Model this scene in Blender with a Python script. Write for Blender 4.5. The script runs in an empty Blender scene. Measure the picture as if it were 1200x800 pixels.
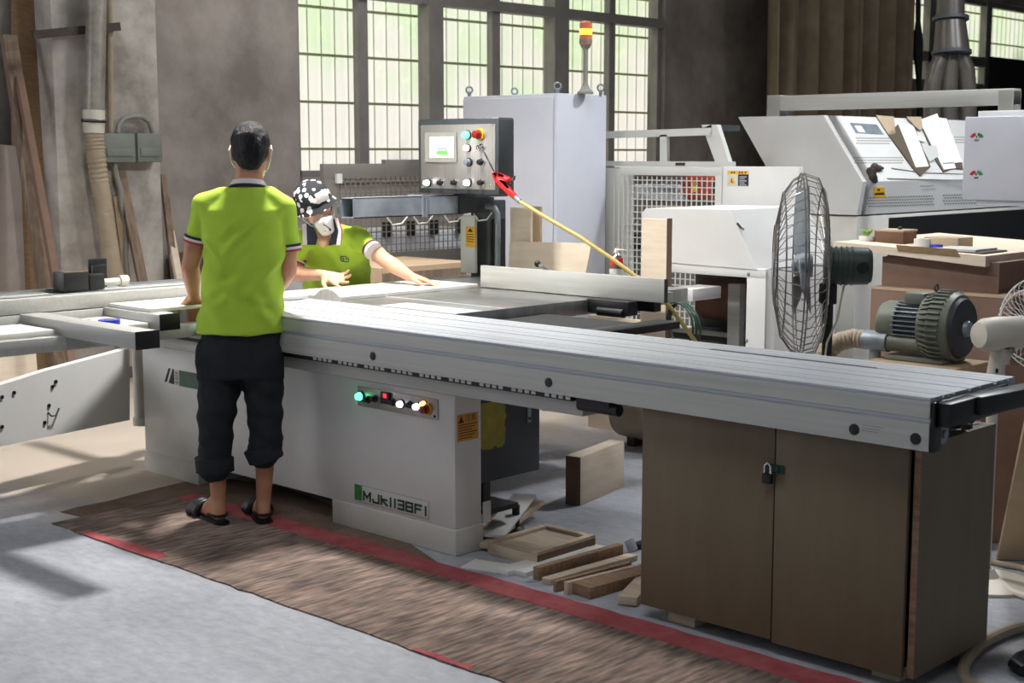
import bpy, bmesh, math, random
from mathutils import Vector, Matrix, noise
R = math.radians
random.seed(7)
SC = bpy.context.scene
COL = SC.collection

# ------------------------------------------------------------------ camera, world, lights, exposure
FPX, EYE, YAW, PITCH = 1667.0, 1.55, R(43.6), R(7.5)
cam_data = bpy.data.cameras.new('camera')
cam_data.sensor_width = 36.0
cam_data.lens = 36.0 * FPX / 1200.0
cam_data.clip_end = 200
cam = bpy.data.objects.new('camera', cam_data)
COL.objects.link(cam)
cam.location = (0, 0, EYE)
cam.rotation_euler = (R(90) - PITCH, 0, YAW)
SC.camera = cam
cam_data.dof.use_dof = True
cam_data.dof.focus_distance = 6.3
cam_data.dof.aperture_fstop = 5.6

SC.view_settings.view_transform = 'Standard'
SC.view_settings.look = 'None'
SC.view_settings.gamma = 1.0
SC.view_settings.use_curve_mapping = False
SC.view_settings.exposure = 0.0
SC.cycles.use_denoising = True
SC.cycles.max_bounces = 8
SC.cycles.transparent_max_bounces = 12

world = bpy.data.worlds.new('overcast_sky')
SC.world = world
world.use_nodes = True
wb = world.node_tree.nodes['Background']
wb.inputs['Color'].default_value = (0.80, 0.88, 1.0, 1)
wb.inputs['Strength'].default_value = 0.20

def area(name, loc, target, size, power, color=(1, 1, 1), size_y=None):
    d = bpy.data.lights.new(name, 'AREA')
    d.energy = power
    d.color = color
    d.size = size
    if size_y:
        d.shape = 'RECTANGLE'
        d.size_y = size_y
    o = bpy.data.objects.new(name, d)
    COL.objects.link(o)
    o.location = loc
    o.rotation_euler = (Vector(target) - Vector(loc)).to_track_quat('-Z', 'Y').to_euler()
    return o

LIGHT_MAIN = area('saw_high_bay_lamp', (-5.17, 4.0, 3.2), (-5.17, 4.0, 0), 0.22, 104, (1.0, 0.975, 0.94))
LIGHT_MAIN.data.spread = R(145)
area('hall_lamp', (-3.4, 8.0, 4.3), (-3.6, 6.6, 0), 0.35, 125, (0.94, 0.97, 1.0))
area('curtain_fill_light', (-5.2, 13.2, 4.6), (-8.6, 14.6, 2.2), 0.5, 9, (1.0, 0.97, 0.92))  # added fill that brightens the curtain, not a lamp of the hall
mid = area('table_fill_light', (-4.0, 4.5, 4.6), (-4.3, 6.4, 0.8), 0.5, 20, (0.97, 0.98, 1.0))  # extra light added to lift the machine fronts behind the table
mid.data.spread = R(90)
machine_fill = area('machine_fill_light', (-2.0, 9.2, 4.3), (-4.6, 9.3, 1.4), 0.6, 18, (0.93, 0.96, 1.0))  # invented light to brighten the slanted hood
machine_fill.data.spread = R(85)
area('front_fill_light', (-2.2, 1.6, 5.0), (-2.8, 2.0, 0), 2.2, 66, (0.92, 0.96, 1.0), 1.4)  # soft fill added on the camera side, the ceiling has no skylight
area('wall_fill_light', (-6.9, 6.6, 4.7), (-7.6, 6.4, 0), 0.8, 70, (1.0, 0.97, 0.93))  # added light that lifts the left wall and column
area('side_fill_light', (-8.6, 0.6, 1.9), (-5.6, 3.7, 0.5), 1.6, 62, (0.95, 0.97, 1.0), 2.2)  # added fill from the left for floor bounce, no door is built
sun_d = bpy.data.lights.new('sun', 'SUN')
sun_d.energy = 13.0
sun_d.angle = R(6)
sun_d.color = (1.0, 0.97, 0.94)
sun = bpy.data.objects.new('sun', sun_d)
COL.objects.link(sun)
sun.rotation_euler = Vector((0.55, 0.25, -1.0)).to_track_quat('-Z', 'Y').to_euler()

# ------------------------------------------------------------------ survey helper: a sight line cut by a real plane of the room
_v = Vector((-math.sin(YAW), math.cos(YAW), 0))
_r = Vector((math.cos(YAW), math.sin(YAW), 0))
_u = Vector((0, 0, 1))
_fw = _v * math.cos(PITCH) - _u * math.sin(PITCH)
_up = _v * math.sin(PITCH) + _u * math.cos(PITCH)
def _ray(x, y): return _fw + _r * ((x - 600) / FPX) - _up * ((y - 400) / FPX)
def onz(x, y, z=0.0):
    d = _ray(x, y); return Vector((0, 0, EYE)) + d * ((z - EYE) / d.z)
def ony(x, y, Y):
    d = _ray(x, y); return Vector((0, 0, EYE)) + d * (Y / d.y)
def onx(x, y, X):
    d = _ray(x, y); return Vector((0, 0, EYE)) + d * (X / d.x)
def ond(x, y, dep): return Vector((0, 0, EYE)) + _ray(x, y) * dep

# ------------------------------------------------------------------ materials
def lin(h):
    h = h.lstrip('#')
    c = [int(h[i:i + 2], 16) / 255 for i in (0, 2, 4)]
    return tuple((x / 12.92 if x <= 0.04045 else ((x + 0.055) / 1.055) ** 2.4) for x in c) + (1,)

def pm(name, col, rough=0.5, metal=0.0, col2=None, scale=8.0, stretch=(1, 1, 1), bump=0.0, bscale=None, lo=0.35, hi=0.65,
       detail=6, spec=0.5, emit=None, estr=0.0, alpha=1.0, aniso=0.0):
    m = bpy.data.materials.new(name)
    m.use_nodes = True
    nt = m.node_tree
    b = nt.nodes['Principled BSDF']
    c1 = lin(col) if isinstance(col, str) else col
    b.inputs['Base Color'].default_value = c1
    b.inputs['Roughness'].default_value = rough
    b.inputs['Metallic'].default_value = metal
    b.inputs['Specular IOR Level'].default_value = spec
    if aniso: b.inputs['Anisotropic'].default_value = aniso
    tc = nt.nodes.new('ShaderNodeTexCoord')
    mp = nt.nodes.new('ShaderNodeMapping')
    mp.inputs['Scale'].default_value = stretch
    nt.links.new(tc.outputs['Object'], mp.inputs['Vector'])
    if col2 is not None:
        c2 = lin(col2) if isinstance(col2, str) else col2
        n = nt.nodes.new('ShaderNodeTexNoise')
        n.inputs['Scale'].default_value = scale
        n.inputs['Detail'].default_value = detail
        n.inputs['Roughness'].default_value = 0.62
        nt.links.new(mp.outputs['Vector'], n.inputs['Vector'])
        rp = nt.nodes.new('ShaderNodeValToRGB')
        rp.color_ramp.elements[0].position = lo
        rp.color_ramp.elements[1].position = hi
        rp.color_ramp.elements[0].color = c1
        rp.color_ramp.elements[1].color = c2
        nt.links.new(n.outputs['Fac'], rp.inputs['Fac'])
        nt.links.new(rp.outputs['Color'], b.inputs['Base Color'])
    if bump > 0:
        n2 = nt.nodes.new('ShaderNodeTexNoise')
        n2.inputs['Scale'].default_value = bscale or scale * 3
        n2.inputs['Detail'].default_value = 5
        nt.links.new(mp.outputs['Vector'], n2.inputs['Vector'])
        bp = nt.nodes.new('ShaderNodeBump')
        bp.inputs['Strength'].default_value = bump
        bp.inputs['Distance'].default_value = 0.02
        nt.links.new(n2.outputs['Fac'], bp.inputs['Height'])
        nt.links.new(bp.outputs['Normal'], b.inputs['Normal'])
    if emit is not None:
        b.inputs['Emission Color'].default_value = lin(emit)
        b.inputs['Emission Strength'].default_value = estr
    return m

M = {}
M['white'] = pm('white_machine_paint', '#dcdcda', 0.42, col2='#d2d1cd', scale=3, lo=.3, hi=.75)
M['white_dirty'] = pm('dusty_white_paint', '#d4d2cb', 0.5, col2='#bfbbb1', scale=2.4, lo=.35, hi=.8)
M['grey_blue'] = pm('pale_blue_grey_paint', '#cfd1da', 0.45, col2='#c6c8d2', scale=2)
M['alu'] = pm('brushed_aluminium', '#c3c7cb', 0.34, 1.0, col2='#b2b6ba', scale=6, stretch=(.25, 30, 30), bump=.03, bscale=30)
M['alu_paint'] = pm('anodised_aluminium', '#c0c0bb', 0.45, 0.35, col2='#b5b5b0', scale=5, stretch=(.3, 12, 12))
M['alu_top'] = pm('anodised_table_top', '#d3d6db', 0.32, 0.35, col2='#c6cad0', scale=5, stretch=(.2, 60, 60), bump=.02, bscale=20)
M['cast'] = pm('ground_cast_iron', '#a9a9a6', 0.30, 0.8, col2='#8f8f8d', scale=5, stretch=(1, 3, 1))
M['zinc'] = pm('galvanised_sheet', '#9aa3ab', 0.45, 0.35, col2='#7d868f', scale=7)
M['steel_plate'] = pm('brushed_steel_plate', '#b3afa8', 0.38, 0.7, col2='#a19d97', scale=6, stretch=(40, 40, .6))
M['chrome'] = pm('chrome', '#d8d8d8', 0.14, 1.0)
M['dark'] = pm('dark_grey_paint', '#3b4044', 0.5, col2='#333739', scale=5)
M['guard'] = pm('slate_guard_paint', '#3e434b', 0.6, col2='#343940', scale=4)
M['black'] = pm('black_plastic', '#161719', 0.45)
M['black_metal'] = pm('black_steel', '#1f2122', 0.4, 0.3)
M['rubber'] = pm('black_rubber', '#1c1c1c', 0.75)
M['wood_lam'] = pm('brown_laminate', '#796b54', 0.55, col2='#6c5f4a', scale=5, stretch=(3, 3, .6), lo=.2, hi=.8)
M['mdf'] = pm('mdf_board', '#c3ab8e', 0.8, col2='#b59b7c', scale=6)
M['mdf_dark'] = pm('dark_mdf', '#83685a', 0.8, col2='#735a4c', scale=4)
M['mdf_edge'] = pm('mdf_edge', '#8f7455', 0.85, col2='#7d6448', scale=20, stretch=(1, 1, 4))
M['ply'] = pm('pale_plywood', '#dfd0bc', 0.7, col2='#d3c2aa', scale=5, stretch=(.6, .6, 5))
M['pine'] = pm('pine_offcut', '#d2bfa8', 0.75, col2='#bda78e', scale=7, stretch=(1, 7, 7))
M['pine_end'] = pm('brown_offcut', '#a08267', 0.8, col2='#83674f', scale=8, stretch=(1, 7, 7))
M['melamine'] = pm('white_melamine', '#ebe9e4', 0.4, col2='#e2dfd9', scale=3)
M['oldwood'] = pm('weathered_wood', '#8b7766', 0.85, col2='#6a594b', scale=6, stretch=(5, 5, .5))
M['red'] = pm('red_plastic', '#c01c22', 0.35)
M['red_btn'] = pm('red_button', '#8f1512', 0.35)
M['yellow'] = pm('yellow_sticker', '#e8b321', 0.5)
M['orange'] = pm('orange_sticker', '#cf8f23', 0.55)
M['yellow_worn'] = pm('worn_yellow_sticker', '#a09433', 0.7, col2='#847c33', scale=18)
M['ink'] = pm('black_ink', '#22211f', 0.6)
M['green_ink'] = pm('dark_green_ink', '#1d3f34', 0.5)
M['green'] = pm('green_logo', '#2f8a3c', 0.5, col2='#1f6b2e', scale=30)
M['green_grey'] = pm('grey_green_label', '#4e6355', 0.5, col2='#435748', scale=12)
M['paper'] = pm('white_paper', '#eceef2', 0.7)
M['paper_grey'] = pm('pale_plate', '#c9cac6', 0.5)
M['navy'] = pm('navy_cotton', '#23283a', 0.85)
M['trouser'] = pm('black_trouser_cloth', '#20242a', 0.9, col2='#171b20', scale=9, bump=.35, bscale=14)
M['lime'] = pm('lime_green_polo_cotton', '#b2d340', 0.85, col2='#a8c938', scale=5, bump=.3, bscale=6)
M['stripe_w'] = pm('white_stripe_cotton', '#dcd6d4', 0.85)
M['stripe_r'] = pm('red_stripe_cotton', '#a83a48', 0.85)
M['skin'] = pm('skin', '#c08a6a', 0.55, col2='#b37d60', scale=9)
M['skin2'] = pm('pale_skin', '#d9a98b', 0.55, col2='#cc9a7d', scale=9)
M['hair'] = pm('black_hair', '#0d0c0e', 0.5, col2='#1d1b1f', scale=30, stretch=(6, 6, 1), bump=.8, bscale=45, spec=.35)
M['scalp'] = pm('thin_hair_scalp', '#5b4c46', 0.5, col2='#2b2728', scale=60)
M['mask'] = pm('white_mask_fabric', '#e4e1de', 0.8)
M['conduit'] = pm('grey_conduit', '#8c8b84', 0.6)
M['junction'] = pm('grey_green_box', '#7d8379', 0.55, col2='#727870', scale=5)
M['galv_pipe'] = pm('galvanised_pipe', '#aaa69d', 0.45, 0.3, col2='#857b6f', scale=6)
M['beige_hose'] = pm('beige_ribbed_hose', '#ad9f8a', 0.7, col2='#9d8d76', scale=6)
M['cream'] = pm('cream_plastic', '#d6d0c2', 0.5)
M['fan_green'] = pm('dark_green_motor', '#39473f', 0.45, col2='#303c36', scale=8)
M['motor_grey'] = pm('grey_green_motor_paint', '#75796c', 0.5, col2='#686c60', scale=8)
M['wire'] = pm('chromed_wire', '#8c8883', 0.35, 0.8)
M['mesh_grey'] = pm('grey_painted_mesh', '#77736d', 0.6)
M['mesh_white'] = pm('white_painted_mesh', '#cfcfc9', 0.5)
M['curtain'] = pm('brown_curtain', '#a3947e', 0.95, col2='#917f68', scale=4)
M['duct'] = pm('taupe_duct', '#4d4741', 0.35, 0.1, col2='#433e39', scale=5)
M['hose_y'] = pm('yellow_hose', '#b09a52', 0.5)
M['blue'] = pm('blue_plastic', '#2b3fc4', 0.4)
M['clip'] = pm('brown_clipboard', '#5d5245', 0.6)
M['card'] = pm('brown_cardboard', '#b4a088', 0.85)
M['brown_box'] = pm('brown_box', '#7a5a48', 0.8, col2='#6a4d3d', scale=7)
M['red_machine'] = pm('red_orange_paint', '#c4523c', 0.5)
M['cream_tank'] = pm('cream_tank_paint', '#bdb09c', 0.5, col2='#ab9d89', scale=5)
M['leaf'] = pm('leaf_green', '#9fc95c', 0.8, col2='#6c9440', scale=7)
M['rust'] = pm('rusty_steel', '#4b3f38', 0.7, col2='#3a302b', scale=9)
M['frame'] = pm('dark_window_frame', '#8a8681', 0.6, col2='#7d7974', scale=5)
M['screen'] = pm('lit_screen', '#f3f5e6', 0.4, emit='#f6f8e4', estr=1.0)
M['screen_green'] = pm('screen_green_block', '#63b050', 0.5, emit='#63b050', estr=.6)
M['screen_grey'] = pm('screen_grey_block', '#8c98a5', 0.5, emit='#8c98a5', estr=.5)
M['led_g'] = pm('green_lit_button', '#4df0a8', 0.3, emit='#4dffb0', estr=5.0)
M['led_w'] = pm('white_lit_button', '#ffffff', 0.3, emit='#efeaff', estr=4.0)
M['led_o'] = pm('orange_lit_button', '#ffd0a0', 0.3, emit='#ff9a55', estr=5.0)
M['led_r'] = pm('red_lit_digits', '#ff3040', 0.3, emit='#ff2435', estr=3.0)
M['led_p'] = pm('pink_lit_button', '#fff0ee', 0.3, emit='#ffdcd8', estr=3.5)
M['beacon'] = pm('amber_beacon_lit', '#ffb050', 0.3, emit='#ff9a20', estr=5.0)
M['beacon_r'] = pm('dim_red_lens', '#b06a4c', 0.4, emit='#c25a30', estr=.4)

def thin_clear(name, tint, gloss=0.08, rough=0.05, trans_fac=None, diff=None):
    m = bpy.data.materials.new(name); m.use_nodes = True
    nt = m.node_tree; nt.nodes.clear()
    out = nt.nodes.new('ShaderNodeOutputMaterial')
    t = nt.nodes.new('ShaderNodeBsdfTransparent'); t.inputs['Color'].default_value = tint
    g = nt.nodes.new('ShaderNodeBsdfGlossy'); g.inputs['Roughness'].default_value = rough
    mx = nt.nodes.new('ShaderNodeMixShader'); mx.inputs['Fac'].default_value = gloss
    nt.links.new(t.outputs[0], mx.inputs[1]); nt.links.new(g.outputs[0], mx.inputs[2])
    last = mx
    if diff:
        df = nt.nodes.new('ShaderNodeBsdfDiffuse'); df.inputs['Color'].default_value = diff[0]
        tl = nt.nodes.new('ShaderNodeBsdfTranslucent'); tl.inputs['Color'].default_value = diff[0]
        ad = nt.nodes.new('ShaderNodeMixShader'); ad.inputs['Fac'].default_value = .6
        nt.links.new(df.outputs[0], ad.inputs[1]); nt.links.new(tl.outputs[0], ad.inputs[2])
        m2 = nt.nodes.new('ShaderNodeMixShader'); m2.inputs['Fac'].default_value = diff[1]
        nt.links.new(mx.outputs[0], m2.inputs[1]); nt.links.new(ad.outputs[0], m2.inputs[2])
        last = m2
    nt.links.new(last.outputs[0], out.inputs['Surface'])
    return m
M['glass'] = thin_clear('dusty_window_glass', (.93, .95, .94, 1), .05, .1)
M['fan_clear'] = thin_clear('clear_fan_blade', (.85, .9, .92, 1), .15, .2, diff=((.55, .62, .66, 1), .35))
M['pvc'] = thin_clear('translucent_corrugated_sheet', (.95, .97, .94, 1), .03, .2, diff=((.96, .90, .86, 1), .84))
def tint_sheet(m):  # paints the green light of the foliage behind into the sheet colour
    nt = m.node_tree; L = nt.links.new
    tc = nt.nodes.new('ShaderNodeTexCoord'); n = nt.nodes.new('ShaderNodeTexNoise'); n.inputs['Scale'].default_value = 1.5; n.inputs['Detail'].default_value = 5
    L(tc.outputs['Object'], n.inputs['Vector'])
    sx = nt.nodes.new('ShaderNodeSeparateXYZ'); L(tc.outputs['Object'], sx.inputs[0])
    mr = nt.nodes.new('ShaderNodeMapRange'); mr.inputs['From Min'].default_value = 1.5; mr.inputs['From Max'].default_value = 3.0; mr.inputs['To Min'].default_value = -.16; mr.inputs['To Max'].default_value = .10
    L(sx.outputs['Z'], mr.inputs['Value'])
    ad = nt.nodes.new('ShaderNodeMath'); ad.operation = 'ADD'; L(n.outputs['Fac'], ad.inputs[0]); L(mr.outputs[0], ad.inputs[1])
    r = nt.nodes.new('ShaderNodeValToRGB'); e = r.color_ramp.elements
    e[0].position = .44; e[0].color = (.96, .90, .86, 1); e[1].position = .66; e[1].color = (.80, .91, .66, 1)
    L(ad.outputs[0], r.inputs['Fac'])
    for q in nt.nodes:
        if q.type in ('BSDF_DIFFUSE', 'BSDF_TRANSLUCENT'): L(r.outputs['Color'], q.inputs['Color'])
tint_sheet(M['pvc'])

def floor_mat():
    m = bpy.data.materials.new('worn_concrete'); m.use_nodes = True
    nt = m.node_tree; b = nt.nodes['Principled BSDF']; L = nt.links.new
    tc = nt.nodes.new('ShaderNodeTexCoord')
    def nz(scale, detail=6, st=(1, 1, 1)):
        mp = nt.nodes.new('ShaderNodeMapping'); mp.inputs['Scale'].default_value = st
        L(tc.outputs['Object'], mp.inputs['Vector'])
        n = nt.nodes.new('ShaderNodeTexNoise'); n.inputs['Scale'].default_value = scale; n.inputs['Detail'].default_value = detail
        n.inputs['Roughness'].default_value = .65
        L(mp.outputs['Vector'], n.inputs['Vector']); return n
    def ramp(src, a, c, p0, p1):
        r = nt.nodes.new('ShaderNodeValToRGB'); e = r.color_ramp.elements
        e[0].position = p0; e[1].position = p1; e[0].color = a; e[1].color = c
        L(src, r.inputs['Fac']); return r
    base = ramp(nz(1.6).outputs['Fac'], lin('#b4b6bd'), lin('#9ea1a9'), .35, .7)
    fine = ramp(nz(14, 8, (1, 1.8, 1)).outputs['Fac'], (.78, .78, .78, 1), (1.12, 1.12, 1.12, 1), .3, .7)
    mul = nt.nodes.new('ShaderNodeMix'); mul.data_type = 'RGBA'; mul.blend_type = 'MULTIPLY'; mul.inputs['Factor'].default_value = 1
    L(base.outputs['Color'], mul.inputs['A']); L(fine.outputs['Color'], mul.inputs['B'])
    # tan wood dust swept over the left side of the hall, its own ragged outline
    sx = nt.nodes.new('ShaderNodeSeparateXYZ'); L(tc.outputs['Object'], sx.inputs[0])
    mr = nt.nodes.new('ShaderNodeMapRange'); mr.inputs['From Min'].default_value = -4.6; mr.inputs['From Max'].default_value = -6.0
    L(sx.outputs['X'], mr.inputs['Value'])
    mr2 = nt.nodes.new('ShaderNodeMapRange'); mr2.inputs['From Min'].default_value = 2.7; mr2.inputs['From Max'].default_value = 3.5
    L(sx.outputs['Y'], mr2.inputs['Value'])
    mm = nt.nodes.new('ShaderNodeMath'); mm.operation = 'MULTIPLY'; L(mr.outputs[0], mm.inputs[0]); L(mr2.outputs[0], mm.inputs[1])
    dn = nt.nodes.new('ShaderNodeMath'); dn.operation = 'MULTIPLY_ADD'; dn.inputs[1].default_value = 1.2; L(nz(3, 7).outputs['Fac'], dn.inputs[0])
    dm = nt.nodes.new('ShaderNodeMath'); dm.operation = 'SUBTRACT'; L(mm.outputs[0], dm.inputs[0]); dm.inputs[1].default_value = .42
    L(dm.outputs[0], dn.inputs[2])
    dr = ramp(dn.outputs[0], (0, 0, 0, 1), (1, 1, 1, 1), .35, .8)
    dust = nt.nodes.new('ShaderNodeMix'); dust.data_type = 'RGBA'
    L(dr.outputs['Color'], dust.inputs['Factor']); L(mul.outputs['Result'], dust.inputs['A']); dust.inputs['B'].default_value = lin('#c4b7a8')
    st = ramp(nz(5.2, 3, (1, 1, 1)).outputs['Fac'], (1, 1, 1, 1), (.62, .58, .55, 1), .68, .76)
    mul2 = nt.nodes.new('ShaderNodeMix'); mul2.data_type = 'RGBA'; mul2.blend_type = 'MULTIPLY'; mul2.inputs['Factor'].default_value = .6
    L(dust.outputs['Result'], mul2.inputs['A']); L(st.outputs['Color'], mul2.inputs['B'])
    L(mul2.outputs['Result'], b.inputs['Base Color'])
    b.inputs['Roughness'].default_value = .62
    bp = nt.nodes.new('ShaderNodeBump'); bp.inputs['Strength'].default_value = .25; bp.inputs['Distance'].default_value = .01
    L(nz(22, 6).outputs['Fac'], bp.inputs['Height']); L(bp.outputs['Normal'], b.inputs['Normal'])
    return m
M['floor'] = floor_mat()
M['plaster'] = pm('stained_plaster', '#a19993', 0.85, col2='#7b736d', scale=1.7, detail=12, lo=.36, hi=.64, bump=.12, bscale=9)
M['concrete_col'] = pm('concrete_column', '#c6c0b9', 0.85, col2='#8d857d', scale=2.8, detail=12, lo=.38, hi=.68, bump=.2, bscale=12)
M['dark_wall'] = pm('dark_plaster', '#6e6863', 0.9, col2='#625c58', scale=2)

def carpet_mat():
    m = bpy.data.materials.new('patterned_carpet'); m.use_nodes = True
    nt = m.node_tree; b = nt.nodes['Principled BSDF']; L = nt.links.new
    tc = nt.nodes.new('ShaderNodeTexCoord')
    sx = nt.nodes.new('ShaderNodeSeparateXYZ'); L(tc.outputs['Object'], sx.inputs[0])
    mp = nt.nodes.new('ShaderNodeMapping'); mp.inputs['Scale'].default_value = (42, 6, 1); mp.inputs['Rotation'].default_value = (0, 0, R(6))
    L(tc.outputs['Object'], mp.inputs['Vector'])
    n = nt.nodes.new('ShaderNodeTexNoise'); n.inputs['Scale'].default_value = 1.2; n.inputs['Detail'].default_value = 3
    L(mp.outputs['Vector'], n.inputs['Vector'])
    r = nt.nodes.new('ShaderNodeValToRGB'); r.color_ramp.interpolation = 'LINEAR'
    e = r.color_ramp.elements; e[0].position = .36; e[0].color = lin('#6d625e'); e[1].position = .66; e[1].color = lin('#a99287')
    x = e.new(.5); x.color = lin('#8a7c75')
    L(n.outputs['Fac'], r.inputs['Fac'])
    n2 = nt.nodes.new('ShaderNodeTexNoise'); n2.inputs['Scale'].default_value = 4.5; n2.inputs['Detail'].default_value = 5
    L(tc.outputs['Object'], n2.inputs['Vector'])
    r2 = nt.nodes.new('ShaderNodeValToRGB'); r2.color_ramp.elements[0].position = .35; r2.color_ramp.elements[1].position = .65
    r2.color_ramp.elements[0].color = (.62, .6, .58, 1); r2.color_ramp.elements[1].color = (1.1, 1.05, 1.0, 1)
    L(n2.outputs['Fac'], r2.inputs['Fac'])
    mx = nt.nodes.new('ShaderNodeMix'); mx.data_type = 'RGBA'; mx.blend_type = 'MULTIPLY'; mx.inputs['Factor'].default_value = 1
    L(r.outputs['Color'], mx.inputs['A']); L(r2.outputs['Color'], mx.inputs['B'])
    L(mx.outputs['Result'], b.inputs['Base Color'])
    b.inputs['Roughness'].default_value = .95; b.inputs['Specular IOR Level'].default_value = .1
    bp = nt.nodes.new('ShaderNodeBump'); bp.inputs['Strength'].default_value = .5; bp.inputs['Distance'].default_value = .006
    n3 = nt.nodes.new('ShaderNodeTexNoise'); n3.inputs['Scale'].default_value = 120; L(tc.outputs['Object'], n3.inputs['Vector'])
    L(n3.outputs['Fac'], bp.inputs['Height']); L(bp.outputs['Normal'], b.inputs['Normal'])
    return m
M['carpet'] = carpet_mat()
M['carpet_red'] = pm('red_carpet_border', '#b8686a', 0.95, col2='#a34f53', scale=9, bump=.4, bscale=120, spec=.1)

def hat_mat():
    m = bpy.data.materials.new('black_and_white_cap_print'); m.use_nodes = True
    nt = m.node_tree; b = nt.nodes['Principled BSDF']; L = nt.links.new
    tc = nt.nodes.new('ShaderNodeTexCoord')
    v = nt.nodes.new('ShaderNodeTexVoronoi'); v.inputs['Scale'].default_value = 30; L(tc.outputs['Object'], v.inputs['Vector'])
    n = nt.nodes.new('ShaderNodeTexNoise'); n.inputs['Scale'].default_value = 40; L(tc.outputs['Object'], n.inputs['Vector'])
    a = nt.nodes.new('ShaderNodeMath'); a.operation = 'MULTIPLY_ADD'; a.inputs[1].default_value = .5
    L(n.outputs['Fac'], a.inputs[0]); L(v.outputs['Distance'], a.inputs[2])
    r = nt.nodes.new('ShaderNodeValToRGB'); r.color_ramp.interpolation = 'CONSTANT'
    r.color_ramp.elements[0].color = lin('#e4e2df'); r.color_ramp.elements[1].position = .66; r.color_ramp.elements[1].color = lin('#1b1c22')
    L(a.outputs[0], r.inputs['Fac']); L(r.outputs['Color'], b.inputs['Base Color'])
    b.inputs['Roughness'].default_value = .85
    return m
M['cap'] = hat_mat()

# ------------------------------------------------------------------ mesh builder
class MB:
    def __init__(s): s.bm = bmesh.new()
    def _add(s, verts, faces):
        vs = [s.bm.verts.new(v) for v in verts]
        for f in faces:
            try: s.bm.faces.new([vs[i] for i in f])
            except ValueError: pass
        return vs
    def box(s, x0, x1, y0, y1, z0, z1, bev=0.0, mat=None):
        x0, x1 = min(x0, x1), max(x0, x1); y0, y1 = min(y0, y1), max(y0, y1); z0, z1 = min(z0, z1), max(z0, z1)
        vv = [(x0, y0, z0), (x1, y0, z0), (x1, y1, z0), (x0, y1, z0), (x0, y0, z1), (x1, y0, z1), (x1, y1, z1), (x0, y1, z1)]
        if mat is not None: vv = [mat @ Vector(v) for v in vv]
        vs = s._add(vv, [(0, 3, 2, 1), (4, 5, 6, 7), (0, 1, 5, 4), (1, 2, 6, 5), (2, 3, 7, 6), (3, 0, 4, 7)])
        if bev > 0:
            es = set(e for v in vs for e in v.link_edges)
            bmesh.ops.bevel(s.bm, geom=list(es), offset=bev, segments=2, profile=.5, affect='EDGES', clamp_overlap=True)
        return s
    def beam(s, a, b, w, h, bev=0.0, up=(0, 0, 1), twist=0.0):
        """a bar from a to b, w across, h along 'up'"""
        a, b = Vector(a), Vector(b); d = (b - a); L = d.length; d.normalize()
        u = Vector(up); side = d.cross(u)
        if side.length < 1e-4: u = Vector((1, 0, 0)); side = d.cross(u)
        side.normalize(); u = side.cross(d).normalized()
        m = Matrix((( d.x, side.x, u.x, a.x), (d.y, side.y, u.y, a.y), (d.z, side.z, u.z, a.z), (0, 0, 0, 1)))
        if twist: m = m @ Matrix.Rotation(twist, 4, 'X')
        return s.box(0, L, -w / 2, w / 2, -h / 2, h / 2, bev, m)
    def cyl(s, a, b, r, r2=None, seg=20, caps=True):
        return s.tube([a, b], r, seg, r2=r2, caps=caps)
    def tube(s, pts, r, seg=10, r2=None, caps=True, closed=False, radii=None):
        pts = [Vector(p) for p in pts]; n = len(pts)
        rings = []; prev = None
        for i, p in enumerate(pts):
            if closed: t = pts[(i + 1) % n] - pts[i - 1]
            elif i == 0: t = pts[1] - p
            elif i == n - 1: t = p - pts[i - 1]
            else: t = pts[i + 1] - pts[i - 1]
            t.normalize()
            if prev is None:
                u = t.orthogonal().normalized()
            else:
                u = (prev - t * prev.dot(t))
                u = u.normalized() if u.length > 1e-5 else t.orthogonal().normalized()
            prev = u; w = t.cross(u)
            rr = radii[i] if radii else (r if r2 is None else r + (r2 - r) * i / max(1, n - 1))
            rings.append([s.bm.verts.new(p + (u * math.cos(2 * math.pi * k / seg) + w * math.sin(2 * math.pi * k / seg)) * rr) for k in range(seg)])
        m = n if closed else n - 1
        for i in range(m):
            A, B = rings[i], rings[(i + 1) % n]
            for k in range(seg):
                try: s.bm.faces.new((A[k], A[(k + 1) % seg], B[(k + 1) % seg], B[k]))
                except ValueError: pass
        if caps and not closed:
            try:
                s.bm.faces.new(rings[0][::-1]); s.bm.faces.new(rings[-1])
            except ValueError: pass
        return s
    def lathe(s, prof, origin, axis=(0, 0, 1), seg=32, caps=True):
        """prof: (radius, height) pairs along axis"""
        o = Vector(origin); a = Vector(axis).normalized(); u = a.orthogonal().normalized(); w = a.cross(u)
        rings = []
        for (r, h) in prof:
            rings.append([s.bm.verts.new(o + a * h + (u * math.cos(2 * math.pi * k / seg) + w * math.sin(2 * math.pi * k / seg)) * max(r, 1e-4)) for k in range(seg)])
        for A, B in zip(rings, rings[1:]):
            for k in range(seg):
                s.bm.faces.new((A[k], A[(k + 1) % seg], B[(k + 1) % seg], B[k]))
        if caps:
            s.bm.faces.new(rings[0][::-1]); s.bm.faces.new(rings[-1])
        return s
    def prism(s, pts, vec):
        pts = [Vector(p) for p in pts]; v = Vector(vec); n = len(pts)
        vs = s._add(pts + [p + v for p in pts], [])
        s.bm.faces.new(vs[:n][::-1]); s.bm.faces.new(vs[n:])
        for k in range(n): s.bm.faces.new((vs[k], vs[(k + 1) % n], vs[n + (k + 1) % n], vs[n + k]))
        return s
    def ball(s, c, r, seg=16, rot=None):
        rx, ry, rz = (r, r, r) if isinstance(r, (int, float)) else r
        m = Matrix.Translation(Vector(c)) @ (rot or Matrix.Identity(4)) @ Matrix.Diagonal((rx, ry, rz, 1))
        bmesh.ops.create_uvsphere(s.bm, u_segments=seg, v_segments=max(6, seg // 2), radius=1, matrix=m)
        return s
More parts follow.
